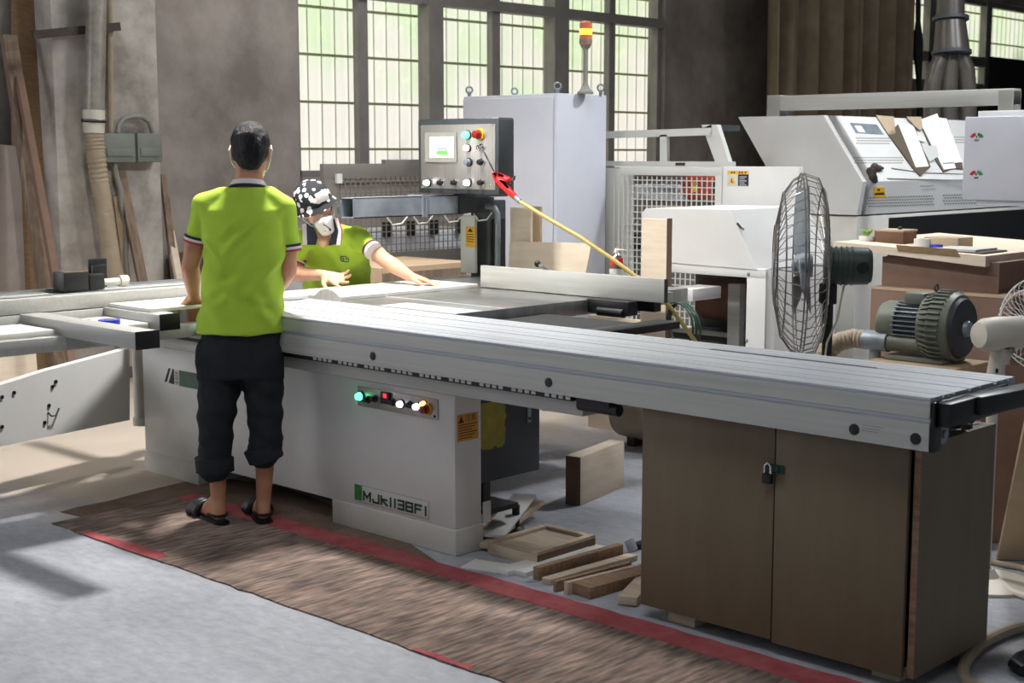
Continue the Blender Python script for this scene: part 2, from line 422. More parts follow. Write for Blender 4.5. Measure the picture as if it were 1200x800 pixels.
    def hull(s, balls, seg=14):
        """convex hull of ellipsoids [(centre, radius or radii)]"""
        t = bmesh.new()
        for c, r in balls:
            rx, ry, rz = (r, r, r) if isinstance(r, (int, float)) else r
            bmesh.ops.create_uvsphere(t, u_segments=seg, v_segments=max(6, seg // 2), radius=1,
                                      matrix=Matrix.Translation(Vector(c)) @ Matrix.Diagonal((rx, ry, rz, 1)))
        res = bmesh.ops.convex_hull(t, input=list(t.verts))
        bad = [g for g in res['geom_interior'] if isinstance(g, bmesh.types.BMVert)]
        bmesh.ops.delete(t, geom=bad, context='VERTS')
        me = bpy.data.meshes.new('t'); t.to_mesh(me); t.free()
        s.bm.from_mesh(me); bpy.data.meshes.remove(me)
        return s
    def chain(s, pts, rads, seg=12):
        for i in range(len(pts) - 1): s.hull([(pts[i], rads[i]), (pts[i + 1], rads[i + 1])], seg)
        return s
    def torus(s, c, axis, R_, r, seg=32, seg2=8):
        a = Vector(axis).normalized(); u = a.orthogonal().normalized(); w = a.cross(u); c = Vector(c)
        return s.tube([c + (u * math.cos(2 * math.pi * k / seg) + w * math.sin(2 * math.pi * k / seg)) * R_ for k in range(seg)], r, seg2, closed=True)
    def text(s, body, size, mat4, extrude=.0006):
        cu = bpy.data.curves.new('t', 'FONT'); cu.body = body; cu.size = size; cu.extrude = extrude
        cu.align_x = 'CENTER'; cu.align_y = 'CENTER'; cu.resolution_u = 2
        o = bpy.data.objects.new('t', cu); COL.objects.link(o)
        dg = bpy.context.evaluated_depsgraph_get(); dg.update()
        me = bpy.data.meshes.new_from_object(o.evaluated_get(dg)); me.transform(mat4)
        s.bm.from_mesh(me); bpy.data.meshes.remove(me); bpy.data.objects.remove(o); bpy.data.curves.remove(cu)
        return s
    def remeshed(s, voxel, smooth=4):
        me = bpy.data.meshes.new('t'); bmesh.ops.recalc_face_normals(s.bm, faces=s.bm.faces[:]); s.bm.to_mesh(me)
        o = bpy.data.objects.new('t', me); COL.objects.link(o)
        r = o.modifiers.new('r', 'REMESH'); r.mode = 'VOXEL'; r.voxel_size = voxel
        if smooth:
            q = o.modifiers.new('s', 'SMOOTH'); q.iterations = smooth; q.factor = .5
        dg = bpy.context.evaluated_depsgraph_get(); dg.update()
        m2 = bpy.data.meshes.new_from_object(o.evaluated_get(dg))
        s.bm.free(); s.bm = bmesh.new(); s.bm.from_mesh(m2)
        bpy.data.objects.remove(o); bpy.data.meshes.remove(me); bpy.data.meshes.remove(m2)
        return s

ROOT = {}
def _link(name, mb, mat, parent, Mw, local, angle=35, smooth=True, recalc=True):
    if recalc: bmesh.ops.recalc_face_normals(mb.bm, faces=mb.bm.faces[:])
    me = bpy.data.meshes.new(name); mb.bm.to_mesh(me); mb.bm.free()
    if not local: me.transform(Mw.inverted())
    if smooth and len(me.polygons):
        me.polygons.foreach_set('use_smooth', [True] * len(me.polygons))
        me.set_sharp_from_angle(angle=R(angle))
    me.materials.append(M[mat] if isinstance(mat, str) else mat)
    o = bpy.data.objects.new(name, me); COL.objects.link(o)
    if parent is not None: o.parent = parent
    return o

def part(name, mb, mat, parent, label=None, local=False, angle=35):
    """a part (or sub-part) of a thing; the mesh is given in room coordinates unless local"""
    top = parent
    while top.parent is not None: top = top.parent
    o = _link(name, mb, mat, parent, ROOT[top], local, angle)
    if label: o['label'] = label
    return o

def tag(o, label, cat, group=None, kind=None):
    o['label'] = label; o['category'] = cat
    if group: o['group'] = group
    if kind: o['kind'] = kind
    return o

def thing(name, label, cat, loc=(0, 0, 0), rotz=0.0, group=None):
    o = bpy.data.objects.new(name, None); COL.objects.link(o)
    o.empty_display_size = .1
    o.location = loc; o.rotation_euler = (0, 0, rotz)
    ROOT[o] = Matrix.Translation(Vector(loc)) @ Matrix.Rotation(rotz, 4, 'Z')
    return tag(o, label, cat, group)

def solo(name, mb, mat, label, cat, group=None, kind=None, loc=None, angle=35, rotz=0.0):
    """a thing that is one mesh, its origin at its base"""
    if loc is None:
        vs = mb.bm.verts
        xs = [v.co.x for v in vs]; ys = [v.co.y for v in vs]; zs = [v.co.z for v in vs]
        loc = ((min(xs) + max(xs)) / 2, (min(ys) + max(ys)) / 2, min(zs))
    Mw = Matrix.Translation(Vector(loc)) @ Matrix.Rotation(rotz, 4, 'Z')
    o = _link(name, mb, mat, None, Mw, False, angle)
    o.location = loc; o.rotation_euler = (0, 0, rotz)
    ROOT[o] = Mw
    return tag(o, label, cat, group, kind)

def struct(name, mb, mat, parent=None, label=None):
    o = _link(name, mb, mat, parent, Matrix.Identity(4), False)
    if parent is None:
        o['kind'] = 'structure'; ROOT[o] = Matrix.Identity(4)
    if label: o['label'] = label
    return o

M['mat_brown'] = pm('dusty_brown_mat', '#8c7668', .95, col2='#6f5d53', scale=5, bump=.3, bscale=60, spec=.1)
# ------------------------------------------------------------------ the room
XW = -9.0
struct('floor', MB().box(-11, 5, -4, 24, -.12, 0), 'floor')
struct('ceiling', MB().box(-9.3, 5, -4, 24, 5.2, 5.35), 'dark_wall')
W1 = (7.03, 11.70, 1.37, 3.75); W2 = (16.72, 21.6, 2.45, 3.62)
w = MB()
w.box(XW - .22, XW, -4, W1[0], 0, 5.2); w.box(XW - .22, XW, W1[0], W1[1], 0, W1[2]); w.box(XW - .22, XW, W1[0], W1[1], W1[3], 5.2)
w.box(XW - .22, XW, W1[1], W2[0], 0, 5.2); w.box(XW - .22, XW, W2[0], W2[1], 0, W2[2]); w.box(XW - .22, XW, W2[0], W2[1], W2[3], 5.2)
w.box(XW - .22, XW, W2[1], 24, 0, 5.2)
struct('wall_left', w, 'plaster')
struct('wall_back', MB().box(-9.2, 5, 23.8, 24, 0, 5.2), 'dark_wall')
PX = -8.72
pil = MB().box(XW, PX, onx(65, 150, PX).y, onx(187, 150, PX).y, 0, 5.2, .01)
struct('trim_1', pil, 'concrete_col', label='grey concrete wall column behind the hose and grey fuse box')

# big window
yA, yB, zA, zB = W1
win = struct('window_1', MB().box(XW - .13, XW - .05, yA, yA + .05, zA, zB).box(XW - .13, XW - .05, yB - .06, yB, zA, zB)
             .box(XW - .13, XW - .05, yA, yB, zA, zA + .05).box(XW - .13, XW - .05, yA, yB, zB - .05, zB), 'frame')
fr = MB()
for a, b in ((7.69, 7.79), (9.25, 9.35), (10.88, 10.97)): fr.box(XW - .12, XW - .05, a, b, zA, zB)
for a, b in ((8.43, 8.60), (10.03, 10.23)): fr.box(XW - .14, XW + .0, a, b, zA, zB)
fr.box(XW - .14, XW - .01, yA, yB, 2.81, 2.90)
part('window_frame', fr, 'frame', win)
part('window_pane', MB().box(XW - .095, XW - .09, yA, yB, zA, zB), 'glass', win)
part('window_sill', MB().box(XW - .2, XW + .03, yA, yB, zA - .05, zA), 'plaster', win)
yA, yB, zA, zB = W2
win2 = struct('window_2', MB().box(XW - .13, XW - .05, yA, yA + .06, zA, zB).box(XW - .13, XW - .05, yB - .06, yB, zA, zB)
              .box(XW - .13, XW - .05, yA, yB, zA, zA + .06).box(XW - .13, XW - .05, yA, yB, zB - .06, zB), 'frame')
fr = MB()
for px in (1095, 1161): 
    y = onx(px, 50, XW).y; fr.box(XW - .13, XW - .03, y - .08, y + .08, zA, zB)
fr.box(XW - .13, XW - .03, yA, yB, 2.74, 2.87)
part('window_frame', fr, 'frame', win2)
part('window_pane', MB().box(XW - .095, XW - .09, yA, yB, zA, zB), 'glass', win2)

# outside the windows: a ribbed sheet fence with rails, greenery behind it
XF = -10.3
n = 420; sh = MB(); y0, y1 = 5.0, 27.0
cols = []
for i in range(n + 1):
    y = y0 + (y1 - y0) * i / n
    x = XF + .005 * math.cos(2 * math.pi * y / .157)
    cols.append((sh.bm.verts.new((x, y, 0)), sh.bm.verts.new((x, y, 6.2))))
for a, b in zip(cols, cols[1:]): sh.bm.faces.new((a[0], b[0], b[1], a[1]))
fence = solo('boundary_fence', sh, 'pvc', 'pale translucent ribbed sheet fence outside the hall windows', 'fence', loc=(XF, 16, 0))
olive = pm('olive_rail', '#a7ad86', .7)
for k in range(9): part('rail', MB().box(XF + .03, XF + .06, y0, y1, 1.165 + .42 * k, 1.188 + .42 * k), olive, fence)
rb = MB()
for i in range(int((y1 - y0) / .157)):
    rb.box(XF - .025, XF - .012, y0 + .157 * i - .0035, y0 + .157 * i + .0035, 0, 6.2)
rb_o = part('rib', rb, pm('dusty_rib', '#cbbfb6', .8), fence)
for k, (y, z, s) in enumerate(((8.6, 2.75, .9), (10.9, 3.2, 1.0), (13.4, 3.3, .9), (19.0, 3.6, 1.2), (23.0, 4.2, 1.4))):
    b = MB()
    for j in range(260):
        d = Vector((random.gauss(0, 1), random.gauss(0, 1), random.gauss(0, 1))); d = d / d.length * (s * random.uniform(.55, 1.05))
        c = Vector((XF - 1.4, y, z)) + Vector((d.x * .35, d.y * 1.2, d.z))
        a1 = Vector((random.uniform(-1, 1), random.uniform(-1, 1), random.uniform(-1, 1))).normalized(); a2 = a1.orthogonal().normalized()
        L = random.uniform(.1, .2)
        b._add([c - a1 * L, c + a2 * L * .4, c + a1 * L, c - a2 * L * .4], [(0, 1, 2, 3)])
    place = ('behind the first panes of the big window', 'behind the middle of the big window', 'behind the right end of the big window',
             'behind the small window by the curtain', 'behind the far end of the small window')[k]
    t = thing('shrub', 'green leafy shrub outside the hall, %s' % place, 'shrub', (XF - 1.4, y, 0), group='shrubs outside the windows')
    part('foliage', b, 'leaf', t)
    part('stem', MB().tube([(XF - 1.4, y, 0), (XF - 1.38, y + .05, z * .5), (XF - 1.4, y, z)], .05, 8), 'oldwood', t)

# ------------------------------------------------------------------ carpet runner
random.seed(3)
def ragged_strip(xs, ya, yb, ja, jb, z0, z1):
    m = MB(); A = []; B = []
    for x in xs: A.append((x, ya + random.uniform(-ja, ja))); B.append((x, yb + random.uniform(-jb, jb)))
    m.prism([(x, y, z0) for x, y in A] + [(x, y, z0) for x, y in reversed(B)], (0, 0, z1 - z0)); return m
xs = [-5.45 + .07 * i for i in range(76)]
cp = ragged_strip(xs, 2.905, 3.62, .008, .006, 0.0, .006)
carpet = solo('carpet_runner', cp, 'carpet', 'long worn brown patterned carpet runner with red borders along the saw', 'carpet', loc=(-2.8, 3.26, 0))
part('red_border', ragged_strip(xs, 3.505, 3.626, .004, .006, 0.006, .0075), 'carpet_red', carpet)
part('red_border', ragged_strip([-5.22, -5.1, -5.0, -4.9, -4.8, -4.72, -4.66], 2.9, 2.96, .003, .014, 0.006, .0075), 'carpet_red', carpet)
part('red_border', ragged_strip([-3.2, -3.1, -3.0, -2.95], 2.9, 2.93, .003, .01, 0.006, .0075), 'carpet_red', carpet)

fm = MB().prism([onz(x, y, 0) for x, y in ((96, 606), (70, 600), (92, 594), (128, 587), (165, 577), (215, 565), (260, 560), (330, 570), (400, 596), (470, 630), (520, 664), (420, 660), (200, 640))], (0, 0, .002))
solo('floor_mat', fm, 'mat_brown', 'worn plain brown mat under the carpet runner beside the saw base', 'mat')
# ------------------------------------------------------------------ the sliding table saw
saw = thing('panel_saw', 'large white sliding table panel saw with long aluminium carriage and outrigger', 'panel saw', (-4.9, 3.9, 0))
FY = 3.74
b = MB()
b.box(-6.06, -3.865, FY, 3.885, .1, .635, .006)
b.box(-6.06, -4.62, FY + .005, 4.5, .1, .66, .004)
b.box(-5.55, -4.9, 4.13, 4.9, .1, .80, .004)
body = part('body', b, 'white', saw)
part('plinth', MB().box(-4.61, -3.858, FY - .005, 3.89, 0.0, .104, .006), 'white_dirty', saw)
part('plinth', MB().box(-6.065, -5.60, FY - .005, 4.6, 0.0, .104, .006), 'white_dirty', saw)
part('foot', MB().lathe([(.035, 0), (.035, .02), (.016, .03), (.016, .12)], (-3.93, 4.15, 0)), 'black_metal', saw)
# control strip
st = part('control_strip', MB().box(-4.433, -3.954, FY - .006, FY, .527, .608, .002), 'steel_plate', saw)
def pushbutton(parent, c, r, mat, collar='black', label=None, ln=.022, nrm=(0, -1, 0)):
    n_ = Vector(nrm); c = Vector(c)
    o = part('button', MB().lathe([(r, 0), (r, ln * .45), (r * .82, ln * .5), (r * .8, ln), (r * .3, ln * 1.1)], c, n_, 18), mat, parent, label)
    part('collar', MB().lathe([(r * 1.28, 0), (r * 1.28, ln * .25), (r * 1.02, ln * .3)], c, n_, 18), collar, parent)
    return o
yS = FY - .006
def spx(px, py): 
    q = ony(px, py, yS); return (q.x, yS, q.z)
pushbutton(st, spx(423, 464), .017, 'led_g', 'black', 'green lit button')
pushbutton(st, spx(432, 468), .012, 'black'); pushbutton(st, spx(440, 467), .012, 'black')
part('display', MB().box(spx(448, 466)[0], spx(458, 466)[0], yS - .012, yS, .556, .605, .002), 'black', st)
part('digit', MB().box(spx(452, 466)[0], spx(455.5, 466)[0], yS - .0135, yS - .012, .582, .598), 'led_r', st, 'red lit digit')
pushbutton(st, spx(461, 471), .012, 'black')
pushbutton(st, spx(471, 473), .014, 'led_w', 'black', 'white lit button'); pushbutton(st, spx(481, 474), .012, 'black')
pushbutton(st, spx(490, 476), .014, 'led_w', 'black', 'white lit button')
pushbutton(st, spx(498, 473), .012, 'led_o', 'steel_plate', 'orange lit button')
pushbutton(st, spx(502, 479), .019, 'red_btn', 'yellow', 'red emergency stop button', .035)
part('screw', MB().ball((-3.97, yS, .54), .005), 'black', st)

# stroke lettering on the name plate
def strokes(m, segs, x, z, wd, ht, th, y, ydep=.0015):
    for (a, b_, c, d) in segs:
        p = Vector((x + a * wd, y, z + b_ * ht)); q = Vector((x + c * wd, y, z + d * ht))
        dv = (q - p).normalized(); p -= dv * th * .4; q += dv * th * .4
        m.beam(p, q, ydep * 2, th, up=(dv.z, 0, -dv.x) if abs(dv.y) < .5 else (0, 0, 1))
GL = {'M': [(0, 0, 0, 1), (0, 1, .5, .35), (.5, .35, 1, 1), (1, 1, 1, 0)],
      'J': [(1, 1, 1, 0), (1, 0, .1, 0), (.1, 0, 0, .3)],
      'K': [(0, 1, 0, 0), (0, .62, .9, .62), (.15, .5, 1, 0)],
      '1': [(.5, 1, .5, 0)],
      '3': [(0, 1, 1, 1), (1, 1, 1, 0), (1, 0, 0, 0), (.1, .5, 1, .5)],
      '8': [(0, 1, 1, 1), (1, 1, 1, 0), (1, 0, 0, 0), (0, 0, 0, 1), (0, .5, 1, .5)],
      'F': [(0, 0, 0, 1), (0, 1, 1, 1), (0, .52, .85, .52)]}
npl = part('name_plate', MB().box(-4.464, -4.012, FY - .004, FY, .1215, .1945, .001), 'paper_grey', saw, 'pale name plate with dark green model letters')
m = MB(); x = -4.402
for ch, wd, gap in (('M', .040, .017), ('J', .036, .016), ('K', .036, .012), ('1', .018, .008), ('1', .018, .010), ('3', .034, .015), ('8', .036, .017), ('F', .036, .016), ('1', .018, 0)):
    strokes(m, GL[ch], x, .1355, wd, .034, .0085, FY - .0045); x += wd + gap
part('lettering', m, 'green_ink', npl)
part('emblem', MB().box(-4.460, -4.414, FY - .0055, FY - .004, .128, .192), 'green', npl, 'green square emblem')
part('plate_edge', MB().box(-4.464, -4.012, FY - .0046, FY - .004, .1925, .1945).box(-4.464, -4.012, FY - .0046, FY - .004, .1215, .1232)
     .box(-4.0135, -4.012, FY - .0046, FY - .004, .1215, .1945), 'conduit', npl)
# maker's label at the left
def quad(m, pts, y, d=.0012): m.prism([(p[0], y, p[1]) for p in pts], (0, -d, 0))
lb = MB(); X0 = -5.867
quad(lb, [(X0, .466), (X0 + .018, .466), (X0 + .055, .536), (X0 + .038, .536)], FY)
quad(lb, [(X0 + .036, .465), (X0 + .082, .462), (X0 + .082, .536), (X0 + .072, .536)], FY)
mk = part('maker_label', lb, 'ink', saw, 'green label with dark slanted bars')
part('label_field', MB().box(X0 + .128, X0 + .46, FY - .0012, FY, .460, .535), 'green_grey', mk)
part('character_field', MB().box(X0 + .086, X0 + .125, FY - .0012, FY, .462, .535), 'paper_grey', mk)
g = MB()
for k, z in enumerate((.472, .49, .503, .517)): g.box(X0 + .09, X0 + .12, FY - .0018, FY - .0012, z, z + .006)
for z in (.462, .497): g.box(X0 + .103, X0 + .108, FY - .0018, FY - .0012, z, z + .03)
part('character', g, 'conduit', mk)
# orange warning sticker on the right hand end
ws = part('warning_sticker', MB().box(-3.8648, -3.8638, 3.752, 3.866, .450, .556), 'orange', saw, 'orange warning sticker')
m = MB()
for k in range(6): m.box(-3.8638, -3.8634, 3.76, 3.858 - (k % 3) * .012, .512 - .0105 * k, .5155 - .0105 * k)
m.prism([(-3.8638, 3.758, .522), (-3.8638, 3.788, .522), (-3.8638, 3.773, .55)], (.0005, 0, 0))
Mx = Matrix(((0, 0, 1, -3.8636), (1, 0, 0, 3.825), (0, 1, 0, .536), (0, 0, 0, 1)))
m.text('注意', .03, Mx, .0003)
part('print', m, 'ink', ws)
# saw unit guard under the table
gd = part('guard', MB().box(-4.10, -3.872, 3.886, 4.232, .262, .60, .006), 'guard', saw, 'dark slate guard box under the table')
sy = MB().box(-3.872, -3.871, 3.888, 4.02, .405, .582)
random.seed(5)
sy.prism([(-3.872, 3.888, .405)] + [(-3.872, 3.888 + .011 * k, .405 - random.uniform(0, .014)) for k in range(1, 12)] + [(-3.872, 4.02, .405)], (.001, 0, 0))
sy.prism([(-3.872, 4.02, .405)] + [(-3.872, 4.02 + random.uniform(.002, .012), .405 + .012 * k) for k in range(1, 15)] + [(-3.872, 4.02, .582)], (.001, 0, 0))
stk = part('peeled_sticker', sy, 'yellow_worn', gd, 'worn yellow sticker with torn edge')
part('strap', MB().box(-3.872, -3.868, 4.155, 4.175, .47, .60), 'zinc', gd, 'bright metal strap')
part('bolt', MB().cyl((-3.868, 4.165, .487), (-3.864, 4.165, .487), .006), 'black', gd)
part('bracket', MB().box(-3.99, -3.92, 3.95, 3.99, .15, .27).box(-4.05, -3.87, 3.92, 4.1, .13, .15), 'black_metal', saw)
part('tag_plate', MB().box(-3.862, -3.858, 3.888, 3.93, .105, .19).box(-3.858, -3.8565, 3.9, 3.918, .12, .175), 'white', saw)

# fixed beam and rack under the carriage
part('fixed_beam', MB().box(-6.0, -3.145, 3.655, 4.02, .655, .712, .003), 'alu_paint', saw)
part('rack_strip', MB().box(-5.9, -3.16, 3.612, 4.0, .712, .735), 'black', saw)
for k in range(44):
    x = -4.56 + .032 * k
    if k % 5 != 4: part('rack_tooth', MB().box(x, x + .02, 3.609, 3.612, .717, .728), 'white', saw)
part('end_roller', MB().cyl((-3.145, 3.64, .70), (-2.97, 3.64, .70), .02).box(-3.145, -3.0, 3.62, 3.66, .70, .735), 'black', saw)

# sliding carriage: grooved aluminium extrusion
CY, CZ = 3.583, .885
prof = [(CY, .735), (CY, .745), (CY + .004, .748), (CY + .004, .812), (CY + .008, .816), (CY + .008, .824), (CY + .001, .829), (CY + .001, .873),
        (CY + .007, .876), (CY + .007, .880), (CY, .882), (CY, CZ + .001)]
for y, wd in ((.022, .004), (.075, .01), (.105, .005), (.14, .006), (.235, .012), (.30, .006), (.40, .016), (.445, .005), (.49, .005)):
    prof += [(CY + y - wd / 2, CZ), (CY + y - wd / 2, CZ - .007), (CY + y + wd / 2, CZ - .007), (CY + y + wd / 2, CZ)]
prof += [(CY + .532, CZ), (CY + .532, CZ - .02), (CY + .45, CZ - .03), (CY + .43, .80), (CY + .045, .80), (CY + .045, .735)]
XL, XR = -5.70, -1.825
car = part('carriage', MB().prism([(XL, y, z) for y, z in prof], (XR - XL, 0, 0)), 'alu_top', saw, angle=20)
part('carriage_skirt', MB().box(XL, XR + .001, CY - .003, CY + .001, .737, .812).box(XL, XR + .001, CY - .003, CY + .001, .829, .872), 'alu_paint', car)
part('end_plate', MB().box(XR, XR + .012, CY + .012, CY + .46, .80, CZ - .012, .002).box(XR, XR + .012, CY + .002, CY + .05, .733, CZ - .012, .002), 'black', car)
for px, py in ((437, 417), (643, 448), (1001, 503), (1073, 514)):
    q = ony(px, py, CY - .003); part('plug', MB().lathe([(.0165, 0), (.0165, .002), (.014, .003)], (q.x, CY - .003, q.z), (0, -1, 0), 24), 'black', car)
q = ony(1010, 498, CY - .003)
m = MB()
for k in range(3): m.box(q.x, q.x + .07 - .01 * k, CY - .0036, CY - .003, q.z - .008 * k, q.z - .008 * k + .0022)
part('fine_print', m, 'conduit', car)
part('inner_slot', MB().box(-2.85, -2.22, CY + .389, CY + .412, CZ - .004, CZ + .0006).box(-2.15, -2.06, CY + .487, CY + .493, CZ - .004, CZ - .001), 'black', car)
hb = MB()
hb.box(XR + .012, XR + .05, CY + .02, CY + .40, .805, .872, .004)
hb.beam((XR + .03, CY + .18, .847), (XR + .065, CY + .56, .842), .07, .055, .006)
part('end_handle', hb, 'black_metal', car)
part('end_roller', MB().cyl((XR - .05, CY + .09, .772), (XR + .0, CY + .09, .772), .028).cyl((XR, CY + .09, .772), (XR + .006, CY + .09, .772), .012), 'zinc', car)

# main table, extension frame, rip fence, blade
TZ = .885
part('main_table', MB().box(-5.62, -4.258, 4.13, 5.75, .815, TZ, .003), 'cast', saw)
part('table_slot', MB().box(-5.62, -4.258, 4.42, 4.435, TZ, TZ + .0008).box(-4.75, -4.258, 4.134, 4.30, TZ, TZ + .001), 'alu_top', saw)
ef = MB()
ef.box(-3.62, -3.51, 4.128, 4.69, .838, .868, .003)
part('gap_shade_sheet', MB().box(-4.257, -3.61, 4.132, 4.69, .834, .842), 'rubber', saw)  # dark sheet added in place of the shaded gap beside the table
part('extension_frame', ef, 'black_metal', saw)
rf = part('rip_fence', MB().box(-5.03, -3.872, 5.052, 5.075, TZ + .004, TZ + .112, .002).box(-5.03, -3.872, 5.075, 5.12, TZ + .004, TZ + .05), 'alu_paint', saw, 'long pale aluminium rip fence')
part('fence_end', MB().box(-3.872, -3.870, 5.051, 5.076, TZ + .004, TZ + .112), 'dark', rf)
part('fence_carrier', MB().box(-4.27, -4.02, 4.98, 5.052, TZ - .062, TZ + .004, .006).cyl((-4.2, 4.99, TZ - .05), (-4.05, 4.99, TZ - .05), .022)
     .box(-4.2, -3.98, 5.12, 5.17, TZ - .05, TZ + .03), 'black_metal', rf)
q0 = ony(650, 323, 5.14); q1 = ony(630, 309, 5.16)
lv = part('lock_lever', MB().cyl(q0, q1, .007).ball(q0, .013), 'chrome', rf, 'chrome lever with black knob')
part('knob', MB().ball(q1, .017), 'black', lv)
bl = MB(); pts = []
for k in range(120):
    a = 2 * math.pi * k / 120; rr = .130 if k % 2 else .134
    pts.append((-5.085 + rr * math.cos(a), 4.112, TZ - .078 + rr * math.sin(a)))
bl.prism(pts, (0, .004, 0))
part('saw_blade', bl, 'steel_plate', saw)

# overhead support column, swing arm and dust channel
pc = ony(570, 300, 5.6)
cl = MB().box(pc.x - .075, pc.x + .075, 5.55, 5.68, 0.0, ony(570, 234, 5.6).z, .008)
col_ = part('support_column', cl, 'dark', saw, 'dark grey support column behind the table')
part('flange', MB().box(pc.x + .075, pc.x + .085, 5.57, 5.66, .9, 1.2), 'black', col_)
ch = MB(); xa = -5.45; zt = 1.335; zb = 1.233
ch.box(xa, xa + .006, 4.58, 5.34, zb, zt); ch.box(xa - .1, xa - .094, 4.58, 5.34, zb, zt)
ch.box(xa - .1, xa + .006, 4.58, 5.34, zt - .005, zt); ch.box(xa - .1, xa + .006, 4.58, 5.34, zb, zb + .005)
arm = part('dust_channel', ch, 'zinc', saw, 'open ended galvanised dust channel')
j = MB()
for y in (5.04, 5.06): j.box(xa - .104, xa + .012, y, y + .012, zb - .006, zt + .006)
part('joint', j, 'zinc', arm)
part('bracket_arm', MB().prism([(xa - .09, 5.30, zt), (xa - .09, 5.30, zb), (xa - .09, 5.56, zb + .02), (xa - .09, 5.56, zb + .085)], (.11, 0, 0)), 'dark', arm)
for y in (4.80, 4.98, 5.2, 5.42):
    p = Vector((xa + .003, y, zb))
    part('hook', MB().tube([p, p + Vector((0, .03, -.03)), p + Vector((0, .035, -.04)), p + Vector((0, .10, -.036)), p + Vector((0, .14, 0.0))], .004, 6), 'white', arm)
cd = [ony(540, 244, 5.5), ony(570, 241, 5.5), ony(579, 242, 5.5), ony(583, 250, 5.5), ony(583.5, 265, 5.5), ony(583, 316, 5.5)]
part('conduit', MB().tube(cd, .016, 10), 'zinc', saw)
part('conduit_gland', MB().cyl(ony(534, 244, 5.5), ony(545, 244, 5.5), .024), 'zinc', saw)
wp = MB(); a, b2 = ony(541, 252, 5.5), ony(558, 320, 5.5)
wp.box(a.x, b2.x, 5.49, 5.51, b2.z, a.z, .002)
wpl = part('riving_plate', wp, 'white', saw)
a, b2 = ony(546, 265, 5.489), ony(557, 290, 5.489)
part('yellow_sticker', MB().box(a.x, b2.x, 5.487, 5.49, b2.z, a.z), 'yellow', wpl, 'yellow warning sticker')
m = MB(); m.prism([(a.x + .015, 5.487, a.z - .03), (b2.x - .015, 5.487, a.z - .03), ((a.x + b2.x) / 2, 5.487, a.z - .008)], (0, -.001, 0))
for k in range(4): m.box(a.x + .008, b2.x - .008, 5.486, 5.487, a.z - .045 - .013 * k, a.z - .041 - .013 * k)
part('sticker_print', m, 'ink', wpl)
# control box on the column
PY = 5.2; x0, x1, z0, z1 = -5.645, -5.045, 1.345, 1.730
pn = part('control_panel', MB().box(x0, x1, PY, PY + .115, z0, z1, .008).box(x0 + .15, x0 + .32, PY + .115, 5.56, z0 - .02, z0 + .05), 'dark', saw, 'dark control box with a steel face on the column')
part('steel_face', MB().box(x0 + .026, x1 - .022, PY - .003, PY, z0 + .025, z1 - .028, .001), 'steel_plate', pn)
part('top_edge', MB().box(x0 + .005, x1 - .005, PY + .005, PY + .11, z1, z1 + .003), 'chrome', pn)
yp = PY - .003
def ppx(px, py):
    q = ony(px, py, yp); return (q.x, yp, q.z)
def rect(m, a, b_, d=.002, y=None):
    y = yp if y is None else y
    A, B = ony(a[0], a[1], y), ony(b_[0], b_[1], y); m.box(A.x, B.x, y - d, y, B.z, A.z); return m
part('screen_bezel', rect(MB(), (499, 155.5), (536, 190), .008), 'conduit', pn)
part('screen', rect(MB(), (504, 160.5), (531.5, 185), .002, yp - .008), 'screen', pn, 'lit white touch screen')
part('screen_block', rect(MB(), (511.5, 176.5), (524.5, 181.5), .001, yp - .010), 'screen_green', pn)
part('screen_bar', rect(rect(MB(), (511.5, 172), (524.5, 176), .001, yp - .010), (528, 180), (530.5, 183.5), .001, yp - .010), 'screen_grey', pn)
for (px, py, r_, mt, lab) in ((548.5, 158, .019, 'led_g', 'green lit button'), (549, 173.5, .015, 'led_p', 'white lit button'), (550, 190, .018, 'zinc', None),
                              (564.5, 173, .015, 'chrome', None), (565, 190, .016, 'black', None), (502.5, 214, .016, 'led_w', 'white lit button'),
                              (518, 214, .015, 'black', None), (534, 214, .015, 'black', None), (549.5, 214, .017, 'led_w', 'white lit button'), (565.5, 214, .016, 'black', None)):
    pushbutton(pn, ppx(px, py), r_, mt, 'chrome' if mt in ('black', 'chrome') else 'black', lab, .03)
pushbutton(pn, ppx(563, 157.5), .024, 'red_btn', 'yellow', 'red emergency stop button', .045)
for px, py in ((493.5, 148), (577, 146), (494.5, 219.5), (574, 217)): part('screw', MB().ball(ppx(px, py), .006, 8), 'chrome', pn)

# outrigger frame and crosscut fence
og = MB()
og.box(-5.60, -4.66, 2.85, 2.95, .825, .889, .003)
ofr = part('outrigger_frame', og, 'alu_paint', saw, 'pale aluminium outrigger frame')
part('arm', MB().box(-5.60, -5.10, 3.236, 3.33, .825, .889, .003), 'alu_paint', ofr)
part('arm', MB().box(-5.24, -5.19, 1.4, 3.6, .77, .829, .003), 'alu_paint', ofr)
part('arm', MB().box(-5.60, -5.54, 1.4, 3.6, .80, .885, .003), 'alu_paint', ofr)
part('end_cap', MB().box(-4.66, -4.654, 2.848, 2.952, .822, .891, .002), 'black', ofr)
part('end_cap', MB().box(-5.10, -5.094, 3.234, 3.332, .822, .891, .002), 'black', ofr)
cf = part('crosscut_fence', MB().box(-5.60, -5.545, 1.3, 3.98, .89, .950, .003).box(-5.80, -5.6, 1.3, 3.98, .926, .948, .003), 'alu_paint', saw)
part('scale_rail', MB().box(-5.79, -5.755, 1.3, 3.98, .948, .964, .002).box(-5.64, -5.625, 1.3, 3.98, .948, .952), 'alu', cf)
fs = MB(); q = onz(72, 340, .955)
fsx, fsy = -5.70, q.y + .03
fs.box(fsx - .05, fsx + .05, fsy - .07, fsy + .05, .955, 1.04, .006)
fs.box(fsx - .02, fsx + .05, fsy + .05, fsy + .13, .955, 1.025, .008)
stp = part('flip_stop', fs, 'black', cf, 'black flip stop with white knob')
